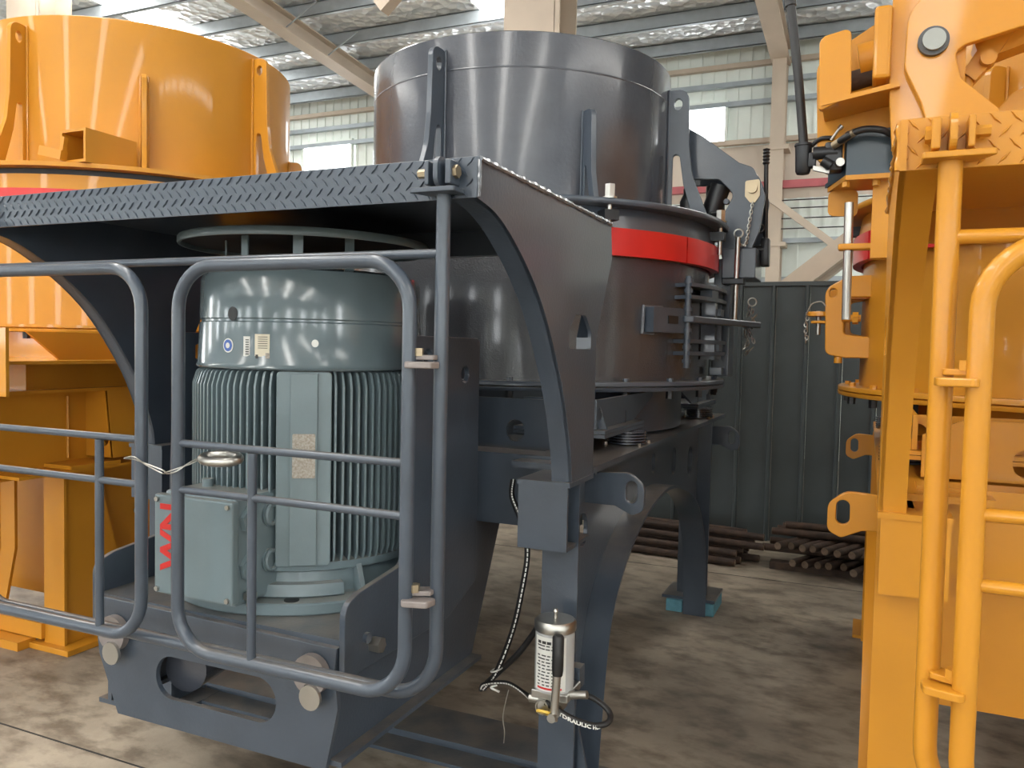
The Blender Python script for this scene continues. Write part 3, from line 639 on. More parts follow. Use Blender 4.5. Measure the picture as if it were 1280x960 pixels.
def letters(txt, size, fn, m, parent, name='lettering', bold=.02):
    cu = bpy.data.curves.new('t', 'FONT'); cu.body = txt; cu.size = size; cu.extrude = .0008; cu.offset = bold*size; cu.resolution_u = 2
    ob = bpy.data.objects.new('t', cu); me = bpy.data.meshes.new_from_object(ob); bm = bmesh.new(); bm.from_mesh(me)
    for v in bm.verts: v.co = Vector(fn(v.co.x, v.co.y, v.co.z))
    o = build(name, G().bm(bm), m, parent); bpy.data.objects.remove(ob); bpy.data.curves.remove(cu); bpy.data.meshes.remove(me); return o
letters('WN', .125, lambda u, v, w_: (-1.905-v*.9, 1.8305-w_, .893+u*.92), 'red', tb, bold=.03)
build('lifting_eye_bolt', G().cyl((-1.93, 1.97, 1.135), (-1.93, 1.97, 1.16), .018), 'teal', tb)

# ring shackle and tie wire on the gates
rg = build('steel_ring', G().tube([(-1.652+.06*math.cos(2*PI*k/28), 1.735+.032*math.sin(2*PI*k/28), 1.272+.006*math.sin(2*PI*k/28)) for k in range(28)], .0135, 10, closed=True), 'steel', None,
           'thick steel ring tied with wire behind the right grey gate', 'ring', loc=(-1.665, 1.745, 1.29))
wp = [(-1.925, 1.65, 1.262), (-1.885, 1.648, 1.262), (-1.85, 1.66, 1.25), (-1.80, 1.67, 1.235), (-1.765, 1.65, 1.232), (-1.735, 1.655, 1.24), (-1.72, 1.69, 1.262), (-1.712, 1.72, 1.272)]
build('tie_wire', G().tube(smooth_path(wp), .0022, 6).tube(smooth_path([(p[0], p[1]-.003, p[2]+.008*math.sin(i*1.7)) for i, p in enumerate(wp)]), .002, 6), 'steel', None, 'thin twisted wire tying the two grey gates together', 'wire', loc=(-1.83, 1.66, 1.23))

# ------------------------------------------------------------------ lid lifting arm on the grey crusher
la = root('lid_lifting_arm', (-.70, 4.45, 1.5), 'dark grey hydraulic lid lifting arm at the right of the grey crusher', 'lifting arm')
apoly = rnd([(-.98, 2.83), (-.859, 2.754), (-.665, 2.60, .03), (-.59, 2.57, .05), (-.525, 2.42, .08), (-.55, 2.236, .05), (-.606, 2.09, .0), (-.735, 2.09), (-.76, 2.20), (-.89, 2.26, .03), (-.735, 2.337, .02), (-.685, 2.435, .04), (-.767, 2.52, .03), (-.93, 2.53)], .01)
for yy in (4.43, 4.62): build('arm_plate', G().plate(apoly, [circ(-.725, 2.40, .016)] if yy < 4.5 else [], .024, py(yy), .003), 'grey', la)
build('arm_spacer', G().box(-.70, -.60, 4.44, 4.61, 2.46, 2.56, .01), 'grey', la)
pp = build('pin_keeper', G().plate(rnd([(-.628, 2.50), (-.555, 2.505), (-.552, 2.42), (-.575, 2.385), (-.60, 2.385), (-.628, 2.42)], .01), [], .008, py(4.412)), 'brass', la, label='brass-coloured pin keeper plate')
build('pin_head', G().cyl((-.59, 4.41, 2.458), (-.59, 4.39, 2.458), .026, 20), 'brass', pp)
build('cylinder_block', G().box(-.735, -.56, 4.40, 4.66, 1.99, 2.15, .006), 'grey', la)
cy_ = build('lift_cylinder', G().cyl((-.86, 4.5, 2.22), (-.77, 4.5, 2.50), .055, 24), 'blacksteel', la)
build('cylinder_cap', G().cyl((-.905, 4.47, 2.24), (-.905, 4.47, 2.36), .038, 20), 'blacksteel', la)
build('pump_body', G().cyl((-.80, 4.52, 2.36), (-.80, 4.52, 2.50), .052, 20).box(-.83, -.72, 4.48, 4.56, 2.27, 2.35, .01), 'blacksteel', la)
for a, b in (((-.86, 4.46, 2.28), (-.75, 4.44, 2.34)), ((-.88, 4.46, 2.22), (-.83, 4.42, 2.33))): build('hydraulic_line', G().tube(smooth_path([a, (Vector(a)+Vector(b))/2+Vector((0, -.02, .03)), b]), .009, 8), 'black', la)
cp = smooth_path([(-.585, 4.395, 2.385), (-.60, 4.395, 2.27), (-.612, 4.39, 2.17), (-.64, 4.385, 2.165), (-.66, 4.38, 2.20)], 7)
g = G()
for i in range(len(cp)-1):
    p, q = cp[i], cp[i+1]; d = (q-p); mid = (p+q)/2; side = Vector((1, 0, 0)) if i % 2 else Vector((0, 1, 0)); dn = d.normalized(); side = (side-dn*side.dot(dn)).normalized()
    g.tube([mid+dn*d.length*.75*math.cos(2*PI*k/10)+side*.007*math.sin(2*PI*k/10) for k in range(10)], .0028, 5, closed=True)
build('safety_chain', g, 'steel', la, label='thin bright safety chain')
build('locking_pin', G().cyl((-.655, 4.37, 1.75), (-.65, 4.37, 2.20), .013, 12).tube([(-.648+.022*math.cos(2*PI*k/14), 4.37, 2.222+.022*math.sin(2*PI*k/14)) for k in range(14)], .005, 6, closed=True), 'steel', la, label='bright steel locking pin hanging on a chain')
build('pin_socket', G().box(-.72, -.61, 4.33, 4.41, 1.955, 1.985, .004), 'blacksteel', la)
hd = build('pump_handle', G().cyl((-.535, 4.6, 2.12), (-.55, 4.6, 2.69), .012, 12), 'black', la)
build('handle_grip', G().lathe([(.001, 2.62)]+[(.015+(.005 if k % 2 else 0), 2.62+.009*k) for k in range(10)]+[(.001, 2.71)], -.549, 4.6, 14, closed=False), 'black', hd)
build('valve_block', G().box(-.56, -.515, 4.56, 4.64, 2.07, 2.22, .008).cyl((-.60, 4.58, 2.16), (-.54, 4.58, 2.16), .022), 'blacksteel', la)
build('valve_wheel', G().tube([(-.585+.04*math.cos(2*PI*k/18), 4.55, 2.27+.025*math.sin(2*PI*k/18)) for k in range(18)], .008, 6, closed=True), 'black', la)
build('coil_canister', G().lathe([(.001, 2.30), (.045, 2.305), (.048, 2.33), (.048, 2.40), (.04, 2.42), (.03, 2.44), (.03, 2.47), (.001, 2.475)], -.915, 4.38, 22, closed=False), 'blacksteel', la)
build('arm_post', G().box(-.78, -.69, 4.44, 4.60, 1.47, 2.1, .006), 'grey', la)
lc = build('latch_chain', G(), 'steel', None) if False else None
lk = root('latch_pin_chain', (-.60, 4.55, 1.6), 'tangled small chain with a ring pin hanging on the grey latch handle', 'chain')
g = G(); rr = random.Random(3)
for i in range(16):
    p = Vector((-.60+rr.uniform(-.025, .03), 4.56+rr.uniform(-.02, .02), 1.60+i*.016)); a = rr.uniform(0, 3); u = Vector((math.cos(a), math.sin(a), .3)).normalized(); v = u.cross(Vector((0, 0, 1))).normalized()
    g.tube([p+u*.015*math.cos(2*PI*k/8)+v*.008*math.sin(2*PI*k/8)+Vector((0, 0, .012*math.cos(2*PI*k/8))) for k in range(8)], .003, 5, closed=True)
build('chain_links', g, 'steel', lk)
build('ring_pin', G().tube([(-.592+.022*math.cos(2*PI*k/14), 4.56, 1.875+.022*math.sin(2*PI*k/14)) for k in range(14)], .004, 6, closed=True), 'steel', lk)

# ------------------------------------------------------------------ hand lubrication pump on the near leg
hp = root('hand_pump', (-.895, 2.42, .42), 'silver hand lubrication pump with a printed reservoir on the grey leg', 'pump')
rx, ry = -.895, 2.42
rv = build('reservoir', G().lathe([(.001, .505), (.064, .505), (.064, .70), (.001, .70)], rx, ry, 36, closed=False), 'plastic', hp)
build('reservoir_lid', G().lathe([(.001, .695), (.067, .695), (.068, .70), (.068, .722), (.062, .729), (.001, .731)], rx, ry, 36, closed=False), 'steel', rv)
build('lid_knob', G().lathe([(.001, .73), (.007, .73), (.005, .745), (.009, .752), (.006, .76), (.001, .761)], rx, ry, 14, closed=False), 'steel', rv)
def arcdecal(name, deg, wd, z0, z1, m, parent, R=.0646):
    vs, fs = [], []; n = 12
    for k in range(n+1):
        t = math.radians(deg)+(k/n-.5)*wd/R
        for z in (z0, z1): vs += [(rx+R*math.cos(t), ry+R*math.sin(t), z), (rx+(R+.0008)*math.cos(t), ry+(R+.0008)*math.sin(t), z)]
    for k in range(n): o = k*4; fs += [(o+1, o+5, o+7, o+3), (o, o+2, o+6, o+4), (o+2, o+3, o+7, o+6), (o, o+4, o+5, o+1)]
    return build(name, G().add(vs, fs, True), m, parent)
pl = arcdecal('instruction_label', -85, .11, .512, .685, 'paper', rv); pl['label'] = 'white printed instruction label'
rr = random.Random(5)
for q in range(14):
    zq = .668-.0105*q
    if q == 3: continue
    for s_ in range(5 if q else 4):
        wdt = rr.uniform(.008, .016); arcdecal('print_mark', -118+s_*15+rr.uniform(-2, 2), wdt, zq-(.0045 if q == 0 else .0018), zq+(.0045 if q == 0 else .0018), 'ink', pl, .0656)
arcdecal('print_mark', -85, .085, .518, .524, 'red', pl, .0656)
build('pump_base', G().box(-.955, -.83, 2.37, 2.50, .478, .505, .004), 'steel', hp)
build('pump_manifold', G().box(-.93, -.86, 2.36, 2.46, .43, .478, .006).cyl((-.965, 2.39, .468), (-.92, 2.39, .468), .016).cyl((-.86, 2.40, .49), (-.775, 2.40, .508), .013), 'steel', hp)
lv = build('pump_lever', G().cyl((-.858, 2.325, .44), (-.850, 2.325, .60), .013, 12).cyl((-.858, 2.30, .455), (-.858, 2.37, .455), .014, 12), 'steel', hp)
build('lever_grip', G().lathe([(.001, .585), (.016, .585), (.018, .60), (.0185, .705), (.013, .712), (.001, .713)], -.849, 2.325, 16, closed=False), 'black', lv)
build('clip_ring', G().tube([(-.905+.02*math.cos(2*PI*k/14), 2.34, .465+.022*math.sin(2*PI*k/14)) for k in range(14)], .003, 6, closed=True), 'steel', hp)
build('tag', G().tube([(-.895, 2.345, .452), (-.895, 2.341, .446)], .028, 20), 'yellowtag', hp, label='round yellow tag')
build('mount_plate', G().box(-.94, -.835, 2.50, 2.55, .475, .545), 'grey', hp)
def hose(name, label, pts, r, marks=True, m='black', txt=None):
    path = smooth_path(pts, 8); o = build(name, G().tube(path, r, 12), m, None, label, 'hose', loc=tuple(path[0]))
    if marks:
        mk = None; side = Vector((.45, -.9, .1)).normalized()
        for i in range(0, len(path)-1, 1 if not txt else 2):
            p, q = path[i], path[i+1]; d = q-p
            if d.length < .004: continue
            dn = d.normalized(); s_ = (side-dn*side.dot(dn)).normalized(); c = (p+q)/2+s_*r*.99
            g = G().obox(c, dn*min(d.length*.36, .012), s_.cross(dn)*.0022, s_*.0007)
            mk = (mk.add(g.v, g.f)) if mk else g
        if mk:
            mo_ = build('printed_line', mk, 'paper', o)
    return o
hose('hydraulic_hose', 'long black printed hose hanging down behind the hand pump', [(-1.16, 2.66, 1.12), (-1.145, 2.62, 1.07), (-1.10, 2.6, .994), (-1.073, 2.6, .884), (-1.092, 2.6, .738), (-1.125, 2.6, .589), (-1.178, 2.59, .44), (-1.225, 2.58, .372)], .0105)
hose('hydraulic_hose', 'plain black hose running diagonally from the pump reservoir to the hose tie', [(-.99, 2.54, .67), (-1.039, 2.585, .60), (-1.10, 2.60, .515), (-1.17, 2.61, .44), (-1.22, 2.60, .385)], .011, False)
hose('hydraulic_hose', 'short black hose curving into the left side of the hand pump', [(-1.235, 2.58, .365), (-1.215, 2.57, .395), (-1.12, 2.55, .425), (-1.03, 2.5, .425), (-.97, 2.43, .44), (-.92, 2.40, .445)], .0075)
h4 = hose('hydraulic_hose', 'black looped hose with white lettering on the right of the hand pump', [(-.90, 2.36, .475), (-.86, 2.355, .462), (-.80, 2.36, .440), (-.74, 2.38, .425), (-.705, 2.41, .432), (-.715, 2.44, .452), (-.77, 2.45, .478), (-.84, 2.44, .49)], .0095, False)
tp = smooth_path([(-.86, 2.3455, .4585), (-.80, 2.3505, .4365), (-.74, 2.371, .4215), (-.72, 2.388, .424)], 10)
def onpath(u, v, w_):
    t = min(max(u/.15, 0), .999)*(len(tp)-1); i = int(t); p = tp[i].lerp(tp[i+1], t-i); return (p.x, p.y-.0006-w_, p.z+v-.0045)
letters('HYDRAULIC HOSE', .0165, onpath, 'paper', h4, 'hose_lettering', .03)
build('cable_tie', G().tube([(-1.18+.02*math.cos(2*PI*k/14), 2.595+.022*math.sin(2*PI*k/14), .445+.008*math.cos(2*PI*k/14)) for k in range(14)], .003, 6, closed=True).tube(smooth_path([(-1.165, 2.57, .40), (-1.185, 2.56, .392), (-1.15, 2.555, .385)]), .004, 6), 'paper', None, 'white cable tie bundling the hoses left of the pump', 'cable tie', loc=(-1.18, 2.595, .44))
build('loose_wire', G().tube(smooth_path([(-1.09, 2.5, .425), (-1.095, 2.49, .39), (-1.105, 2.49, .33), (-1.098, 2.49, .28), (-1.10, 2.49, .24)]), .0018, 6), 'steel', None, 'thin loose wire dangling left of the hand pump', 'wire', loc=(-1.1, 2.49, .24))

# blue block under the far leg
bb = root('packing_block', (-.95, 5.07, 0), 'faded blue block under the far foot of the grey frame', 'block')
for x0, x1 in ((-1.09, -.99), (-.985, -.895), (-.89, -.80)): build('block_piece', G().box(x0, x1, 4.9, 5.2, 0, .074, .004), 'blue', bb)

# ================================================================== RIGHT YELLOW CRUSHER (mirror twin)
XF = (-1, 1.02+XC)
M_ = 'yellow'
crusher('right amber yellow crusher standing behind its yellow post and gate', 'crusher', M_, M_, M_, ((-94, 3.0, True), (-45, 2.72, False)), False)
yf = support_frame('amber yellow girder frame and legs at the right edge', M_, False)
build('front_panel', G().box(2*XC+1.0, -1.0, 2.93, 2.945, .47, .93), M_, yf)
platform('amber yellow checker plate platform at the upper right', M_)
guard_frame('fixed amber yellow tube frame with a vertical post at the right', M_)
gate('amber yellow tube gate at the right edge, hinged on the yellow post', M_, -1.755, -1.012, -1.49, -.955, 'yellow tube guard gates')
XF = (1, 0.0)
# its lid lifting arm with the big pin
yl = root('lid_lifting_arm', (.1, 3.0, 2.26), 'big amber yellow lid lifting arm with a steel pivot pin, top right', 'lifting arm')
build('side_cheek', G().plate(rnd([(.03, 2.86), (.25, 2.90), (.25, 2.27), (.045, 2.27), (.03, 2.45), (.025, 2.6)], .03), [], .03, py(3.02), .004), 'yellow', yl)
lev = rnd([(.075, 2.72, .12), (.15, 2.80, .1), (.60, 2.95), (.60, 2.72), (.42, 2.635), (.245, 2.595, .03), (.215, 2.575, .03), (.235, 2.49, .03), (.345, 2.385), (.345, 2.33), (.15, 2.33), (.125, 2.42, .1), (.07, 2.54, .1)], .01)
lv2 = build('lever_plate', G().plate(lev, [], .03, py(2.985), .004), 'yellow', yl)
build('pivot_collar', G().tube([(.152, 2.97, 2.613), (.152, 2.952, 2.613)], .046, 32), 'pinring', lv2)
build('pivot_pin', G().tube([(.153, 2.97, 2.613), (.153, 2.936, 2.613)], .034, 32), 'pin', lv2)
bxo = rnd([(-.205, 2.36), (-.205, 2.66, .04), (-.09, 2.695, .01), (-.09, 2.46, .02), (-.16, 2.42)], .01)
build('end_box_front', G().plate(rnd([(-.19, 2.43), (-.195, 2.68, .03), (-.095, 2.70, .02), (-.088, 2.475, .02)], .01), [], .03, py(3.0), .004), 'yellow', yl)
build('end_box_block', G().box(-.025, .03, 2.98, 3.16, 2.52, 2.76, .012), 'yellow', yl)
build('end_cheek', G().plate(rnd([(-.20, 2.30), (-.215, 2.66, .06), (-.10, 2.73, .04), (.05, 2.82), (.05, 2.30)], .02), [], .025, py(3.2), .004), 'yellow', yl)
build('box_floor', G().obox((-.06, 3.09, 2.475), (.12, 0, .02), (0, .11, 0), (0, 0, .008)), 'yellow', yl)
build('cross_pin', G().cyl((-.14, 3.1, 2.545), (.05, 3.1, 2.585), .034, 20), 'dullrust', yl)
build('pin_boss', G().tube([(-.07, 3.1, 2.62), (.03, 3.1, 2.635)], .06, 24), 'yellow', yl)
eye = build('rod_eye', G().cyl((.245, 3.1, 2.46), (.27, 3.1, 2.53), .022, 14).obox((.295, 3.1, 2.56), (.03, 0, .035), (.02, 0, -.018), (0, .03, 0)), 'yellow', yl)
build('eye_pin', G().cyl((.318, 3.10, 2.57), (.318, 3.04, 2.57), .024, 18), 'yellow', eye)
build('upper_link', G().obox((.33, 3.12, 2.62), (.03, 0, .05), (.03, 0, -.01), (0, .03, 0)).obox((.45, 3.15, 2.66), (.16, 0, .05), (-.01, 0, .03), (0, .05, 0)), 'yellow', yl)
build('inner_cheek', G().plate(rnd([(.36, 2.3), (.36, 2.44, .05), (.42, 2.52, .06), (.7, 2.6), (.7, 2.3)], .03), [], .03, py(3.3), .004), 'yellow', yl)
# hydraulic hand pump with dark blue tank on a yellow bracket
hy = root('hydraulic_hand_pump', (-.06, 3.22, 2.2), 'black hydraulic hand pump with dark blue tank and tall lever handle', 'hydraulic pump')
build('oil_tank', G().plate([(-.165, 2.225), (-.10, 2.26), (.06, 2.235), (.06, 2.355), (-.098, 2.385), (-.165, 2.35)], [], .001, py(3.2)) if False else
      G().add([(-.10, 3.16, 2.255), (.07, 3.16, 2.255), (.07, 3.36, 2.255), (-.17, 3.36, 2.255), (-.10, 3.16, 2.40), (.07, 3.16, 2.40), (.07, 3.36, 2.40), (-.17, 3.36, 2.40)], [(0, 1, 2, 3), (4, 5, 6, 7), (0, 1, 5, 4), (1, 2, 6, 5), (2, 3, 7, 6), (3, 0, 4, 7)]), 'bluebox', hy)
build('tank_flange', G().add([(-.10, 3.15, 2.24), (.08, 3.15, 2.24), (.08, 3.37, 2.24), (-.18, 3.37, 2.24), (-.10, 3.15, 2.256), (.08, 3.15, 2.256), (.08, 3.37, 2.256), (-.18, 3.37, 2.256)], [(0, 1, 2, 3), (4, 5, 6, 7), (0, 1, 5, 4), (1, 2, 6, 5), (2, 3, 7, 6), (3, 0, 4, 7)]), 'bluebox', hy)
pb = build('pump_block', G().box(-.175, -.115, 3.17, 3.24, 2.265, 2.37, .008).cyl((-.215, 3.19, 2.335), (-.13, 3.19, 2.335), .024, 18).cyl((-.18, 3.16, 2.30), (-.15, 3.16, 2.28), .018, 14), 'blacksteel', hy)
build('valve_knob', G().tube([(-.125, 3.17, 2.29), (-.12, 3.145, 2.289)], .015, 16), 'steel', pb)
build('plunger_link', G().obox((-.185, 3.18, 2.272), (.028, 0, -.008), (0, .008, 0), (.001, 0, .008)), 'steel', pb)
build('release_lever', G().cyl((-.155, 3.17, 2.375), (-.125, 3.16, 2.415), .005, 8).cyl((-.128, 3.16, 2.41), (-.12, 3.16, 2.42), .009, 10), 'steel', pb)
hs = build('handle_socket', G().lathe([(.001, 2.262), (.022, 2.265), (.027, 2.275), (.03, 2.365), (.033, 2.367), (.033, 2.375), (.001, 2.376)], -.25, 3.2, 20, closed=False).box(-.235, -.205, 3.18, 3.22, 2.285, 2.34, .006), 'blacksteel', hy)
build('lever_tube', G().tube([(-.25, 3.2, 2.37), (-.275, 3.2, 2.60), (-.315, 3.2, 2.90)], .0165, 16), 'black', hs)
build('lever_grip', G().cyl((-.3135, 3.2, 2.885), (-.34, 3.2, 3.08), .021, 16), 'black', hs)
build('pump_hose', G().tube(smooth_path([(-.155, 3.2, 2.35), (-.11, 3.12, 2.365), (-.05, 3.1, 2.385), (.02, 3.1, 2.375), (.07, 3.12, 2.34)]), .012, 12), 'black', hy)
build('pump_hose', G().tube(smooth_path([(-.225, 3.2, 2.365), (-.19, 3.18, 2.385), (-.15, 3.18, 2.385)]), .008, 10), 'black', hy)
build('hose_fitting', G().cyl((-.145, 3.16, 2.352), (-.075, 3.1, 2.379), .014, 12), 'brass', hy)
pk = root('pump_bracket', (-.05, 3.25, 1.75), 'amber yellow bracket with a steel rod below the hydraulic hand pump', 'bracket')
build('bracket_shelf', G().add([(-.17, 3.36, 2.222), (-.10, 3.14, 2.222), (.09, 3.14, 2.222), (.09, 3.36, 2.222), (-.17, 3.36, 2.239), (-.10, 3.14, 2.239), (.09, 3.14, 2.239), (.09, 3.36, 2.239)], [(0, 1, 2, 3), (4, 5, 6, 7), (0, 1, 5, 4), (1, 2, 6, 5), (2, 3, 7, 6), (3, 0, 4, 7)]), 'yellow', pk)
build('bracket_skirt', G().plate(rnd([(-.165, 2.13), (-.165, 2.222), (-.06, 2.222), (-.06, 2.12)], .02), [], .012, py(3.34)), 'yellow', pk)
build('bracket_post', G().box(-.01, .06, 3.2, 3.27, 1.95, 2.222), 'yellow', pk)
for xq in (-.1, 0): build('bracket_bolt', G().hexnut((xq, 3.175, 2.203), (xq, 3.175, 2.222), .014), 'yellow', pk)
build('steel_rod', G().cyl((-.083, 3.25, 1.73), (-.088, 3.25, 2.16), .016, 16), 'steel', pk, label='bright steel rod')
build('rod_guide', G().box(-.12, .05, 3.225, 3.275, 1.985, 2.008, .006), 'yellow', pk)
# latch of the yellow machine: open C-shaped clamp with pin
lt = root('latch_clamp', (-.12, 4.0, 1.58), 'amber yellow C-shaped latch clamp with chained pin, in front of the dark partition', 'clamp')
build('clamp_frame', G().plate(rnd([(-.185, 1.60, .03), (-.195, 1.90, .06), (-.10, 1.955, .05), (.02, 1.96), (.02, 1.86), (-.115, 1.86, .02), (-.11, 1.69, .02), (.02, 1.68), (.02, 1.585), (-.10, 1.585)], .01), [stad(-.175, -.145, 1.86, 1.90)], .05, py(4.0), .005), 'yellow', lt)
build('clamp_cheek', G().plate(rnd([(-.18, 1.6), (-.19, 1.9), (.02, 1.94), (.02, 1.86), (-.09, 1.84), (-.085, 1.70), (.02, 1.68), (.02, 1.6)], .02), [], .02, py(4.13), .004), 'yellow', lt)
build('clamp_shelf', G().box(-.185, .02, 4.0, 4.13, 1.66, 1.672).box(-.185, .02, 4.0, 4.13, 1.855, 1.868), 'yellow', lt)
build('clamp_tab', G().plate(rnd([(-.275, 3.98), (-.18, 3.96), (-.18, 4.1), (-.26, 4.1)], .04), [], .022, pz(1.785), .004), 'yellow', lt)
build('clamp_tab', G().plate(rnd([(-.255, 3.99), (-.18, 3.97), (-.18, 4.1), (-.25, 4.1)], .03), [], .012, pz(1.748), .003), 'yellow', lt)
build('clamp_pin', G().cyl((-.222, 4.03, 1.69), (-.222, 4.03, 1.80), .011, 12), 'steel', lt)
build('clamp_bolt', G().cyl((-.12, 3.97, 1.765), (-.04, 3.97, 1.765), .016, 12).hexnut((-.075, 3.97, 1.765), (-.05, 3.97, 1.765), .028), 'yellow', lt)
build('stop_bolt', G().cyl((-.13, 4.0, 1.56), (-.13, 4.0, 1.60), .018, 10), 'yellow', lt)
g = G()
for i in range(9):
    p = Vector((-.272+.004*math.sin(i*2), 3.99, 1.66+i*.015)); g.tube([p+Vector((.007*math.cos(2*PI*k/8)*(i % 2), .007*math.cos(2*PI*k/8)*(1-i % 2), .011*math.sin(2*PI*k/8))) for k in range(8)], .0028, 5, closed=True)
g.tube(smooth_path([(-.27, 3.99, 1.79), (-.25, 3.98, 1.83), (-.21, 3.97, 1.84), (-.19, 3.97, 1.82)]), .003, 6)
build('pin_chain', g, 'steel', lt)

# ================================================================== LEFT YELLOW CRUSHER (a larger model)
LX, LY = -4.54, 4.03
ly = root('crusher', (LX, LY, 0), 'large amber yellow crusher at the left behind the grey platform', 'crusher')
d = build('feed_drum', G().lathe([(.96, 2.5), (.96, 3.385), (.955, 3.39), (.94, 3.39), (.935, 3.385), (.935, 2.5)], LX, LY, 112), 'yellow', ly)
for a, z1, b in ((-80, 3.33, True), (-41, 3.09, False), (0, 3.36, True), (33, 2.85, False)): lug(d, LX, LY, .96, a, 2.52, z1, 'yellow', b)
build('lid_flange', G().lathe([(.9, 2.495), (1.28, 2.495), (1.28, 2.518), (.9, 2.518)], LX, LY, 112), 'yellow', ly)
build('lid_gap', G().lathe([(1.1, 2.455), (1.2, 2.455), (1.2, 2.496), (1.1, 2.496)], LX, LY, 96), 'black', ly)
build('lid_ring', G().lathe([(1.1, 2.375), (1.235, 2.375), (1.225, 2.462), (1.1, 2.462)], LX, LY, 96), 'yellow', ly)
build('painted_band', G().lathe([(1.19, 2.25), (1.24, 2.25), (1.24, 2.385), (1.19, 2.385)], LX, LY, 96), 'red', ly, label='red painted band')
build('body_drum', G().lathe([(1.2, 1.67), (1.2, 2.3), (1.1, 2.3), (1.1, 1.67)], LX, LY, 112), 'yellow', ly)
lf = build('lower_flange', G().lathe([(1.0, 1.63), (1.29, 1.63), (1.293, 1.64), (1.293, 1.645), (1.28, 1.65), (1.293, 1.655), (1.293, 1.67), (1.0, 1.67)], LX, LY, 112), 'yellow', ly)
bolt_ring(lf, 'flange_bolt', 'blacksteel', LX, LY, 1.25, 1.595, 1.632, .018, range(-90, 30, 22))
build('base_ring', G().lathe([(1.0, 1.49), (1.08, 1.49), (1.08, 1.63), (1.0, 1.63)], LX, LY, 64), 'yellow', ly)
bxl = build('channel_stub', G().box(-3.95, -3.76, 2.98, 3.30, 2.52, 2.535).box(-3.95, -3.76, 2.98, 3.30, 2.68, 2.695).box(-3.95, -3.935, 2.98, 3.30, 2.535, 2.68).box(-3.775, -3.76, 2.98, 3.30, 2.535, 2.68), 'yellow', ly)
build('toggle_clamp', G().obox((-3.98, 2.96, 2.575), (.085, 0, -.02), (0, .02, 0), (.006, 0, .024)).obox((-3.90, 2.96, 2.59), (.012, 0, .06), (0, .012, 0), (.012, 0, -.003)), 'yellow', ly)
lfm = root('support_frame', (LX, 3.6, 0), 'amber yellow girder and leg frame at the left edge behind the gate', 'machine frame')
Wx = -3.80
build('upper_plate', G().box(-5.6, -3.45, 2.3, 5.4, 1.478, 1.494), 'yellow', lfm)
build('pad_gusset', G().plate([(2.72, 1.494), (4.2, 1.494), (4.2, 1.628), (2.55, 1.628)], [], .018, px(-3.62)), 'yellow', lfm)
build('pad_gusset', G().plate([(-4.6, 1.494), (-3.62, 1.494), (-3.62, 1.628), (-4.6, 1.628)], [], .018, py(2.90)), 'yellow', lfm)
build('inner_box', G().box(-5.3, -3.72, 2.62, 5.2, 1.345, 1.478), 'yellow', lfm)
build('girder_top', G().box(-4.05, -3.66, 1.9, 5.6, 1.330, 1.346), 'yellow', lfm)
build('girder_web', G().box(Wx-.014, Wx, 1.9, 5.6, .9, 1.33), 'yellow', lfm)
build('slant_rib', G().plate(rnd([(Wx, .98), (-3.60, .98), (-3.645, 1.33), (Wx, 1.33)], .004), [circ(-3.66, 1.075, .028, 16, .036)], .02, py(3.02)), 'yellow', lfm)
build('rib_edge', G().obox((-3.625, 3.10, 1.155), (.022, 0, -.175), (0, .09, 0), (.007, 0, .001)), 'yellow', lfm)
build('weld_bead', G().tube([(Wx+.004+.003*random.random(), 2.90, .98+.02*i) for i in range(17)], .008, 6), 'yellow', lfm)
build('lower_shelf', G().box(-4.6, -3.60, 2.5, 3.4, .93, .945), 'yellow', lfm)
lg = build('leg', G().box(-3.845, -3.695, 2.80, 2.814, .02, .945), 'yellow', lfm)
build('leg_side', G().plate(rnd([(2.814, .02), (3.20, .02), (3.12, .5), (3.0, .945), (2.814, .945)], .005), [], .014, px(-3.72)), 'yellow', lg)
build('leg_cap', G().box(-3.88, -3.60, 2.77, 3.06, .945, .965, .003), 'yellow', lg)
build('foot_plate', G().box(-3.91, -3.62, 2.76, 3.10, 0, .03, .003), 'yellow', lg)
build('back_panel', G().plate([(3.05, .0), (3.9, .3), (4.6, .75), (4.6, 1.33), (3.05, 1.33)], [], .014, px(-3.84)), 'yellow', lfm)
build('panel_flange', G().obox((-3.76, 3.75, .30), (.07, 0, 0), (0, .72, .46), (0, -.006, .01)), 'yellow', lfm)
for yq, zq in ((3.42, .96), (3.36, .62)): build('panel_bolt', G().hexnut((-3.84, yq, zq), (-3.80, yq, zq), .02).cyl((-3.80, yq, zq), (-3.775, yq, zq), .012, 10), 'brass', lfm)
build('side_gusset', G().plate([(2.4, .18), (2.55, .18), (2.62, .55), (2.62, .9), (2.4, .9)], [], .016, px(-3.92)), 'yellow', lfm)
build('inner_panel', G().plate([(-4.62, .14), (-4.0, .14), (-3.84, .2), (-3.84, .93), (-4.62, .93)], [], .014, py(3.12)), 'yellow', lfm)
build('front_column', G().box(-4.5, -4.28, 2.72, 2.80, 0, .94), 'yellow', lfm)
build('front_gusset', G().plate(rnd([(-4.28, .16), (-4.12, .16), (-4.03, .5), (-4.03, .9), (-4.28, .9)], .01), [], .016, py(2.78)), 'yellow', lfm)
build('base_beam', G().box(-5.4, -3.84, 2.78, 2.95, .05, .13), 'yellow', lfm)
build('floor_beam', G().box(-5.4, -3.91, 2.70, 2.80, 0, .045), 'yellow', lfm)
build('side_post', G().box(-3.75, -3.35, 2.27, 2.285, 1.346, 1.64), 'yellow', lfm)
build('rear_beam', G().box(-5.4, -3.3, 4.6, 4.7, 0.9, 1.33), 'yellow', lfm)

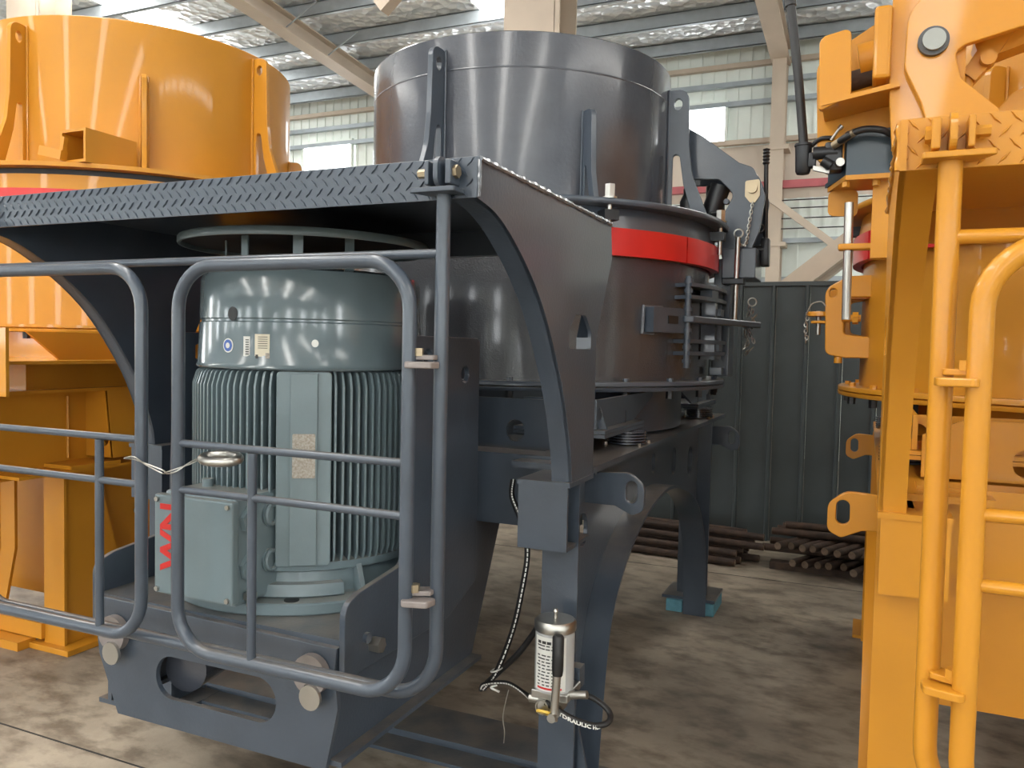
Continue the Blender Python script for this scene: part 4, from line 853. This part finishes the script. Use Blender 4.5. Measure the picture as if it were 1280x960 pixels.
# ================================================================== RODS ON THE FLOOR
def rod(name, a, b, r, label, group, m='dullrust', bend=.012):
    a, b = Vector(a), Vector(b); pts = [a.lerp(b, t)+Vector((0, 0, bend*math.sin(PI*t)*(1 if bend else 0))) for t in (0, .25, .5, .75, 1)]
    o = build(name, G().tube(pts, r, 10), m, None, label, 'rod', group, loc=tuple(a))
    d = (b-a).normalized()
    build('cut_end', G().cyl(a-d*.003, a+d*.004, r*.92, 10), 'rodend', o)
ordn = ['first', 'second', 'third', 'fourth', 'fifth', 'sixth', 'seventh', 'eighth', 'ninth', 'tenth', 'eleventh', 'twelfth', 'thirteenth']
rr = random.Random(11)
build('timber_skid', G().box(-.62, .6, 6.22, 6.32, 0, .052), 'dullrust', None, 'dark low timber skid under the right rod stack', 'timber', loc=(-.06, 6.27, 0))
for row, (z, x0, n_) in enumerate(((.082, -.45, 11), (.200, -.56, 11))):
    nm = ('lower', 'upper')[row]
    for i in range(n_):
        x = x0+i*.083+rr.uniform(-.01, .01)
        rod('steel_rod', (x, 6.12+rr.uniform(-.07, .07), z+rr.uniform(-.002, .002)), (x+.3+rr.uniform(-.008, .008), 6.72, z), .0285, '%s rusty rod end from the left, %s row of the right stack' % (ordn[i], nm), 'rusty rods in the right stack', bend=0)
for i, (z, y) in enumerate(((.141, 6.30), (.141, 6.55), (.258, 6.35), (.258, 6.46), (.258, 6.58), (.303, 6.41))):
    rod('steel_rod', (-.68+.03*i, y, z), (.6, y+.03, z), .0275, ('rusty rod lying crosswise between the rows of the right stack, nearer one', 'rusty rod lying crosswise between the rows of the right stack, farther one', 'long rusty rod lying across the right stack, nearest', 'long rusty rod lying across the right stack, second from the front', 'long rusty rod lying across the right stack, rearmost', 'topmost long rusty rod lying across the right stack')[i], 'rusty rods in the right stack', bend=0)
rows = [(.03, y) for y in (6.16, 6.26, 6.38, 6.50)]+[(.085, y) for y in (6.22, 6.34, 6.46)]+[(.14, y) for y in (6.30, 6.42, 6.54)]+[(.195, 6.38), (.195, 6.50)]
for i, (z, y) in enumerate(rows):
    xe = -.78+rr.uniform(-.1, .12)
    rod('steel_rod', (xe, y-.02, z), (-1.95+rr.uniform(-.1, .1), y+.05, z+.005), .027, '%s dark rod up from the floor, pile behind far grey leg' % ordn[i], 'dark rods behind the far grey leg', bend=.004)
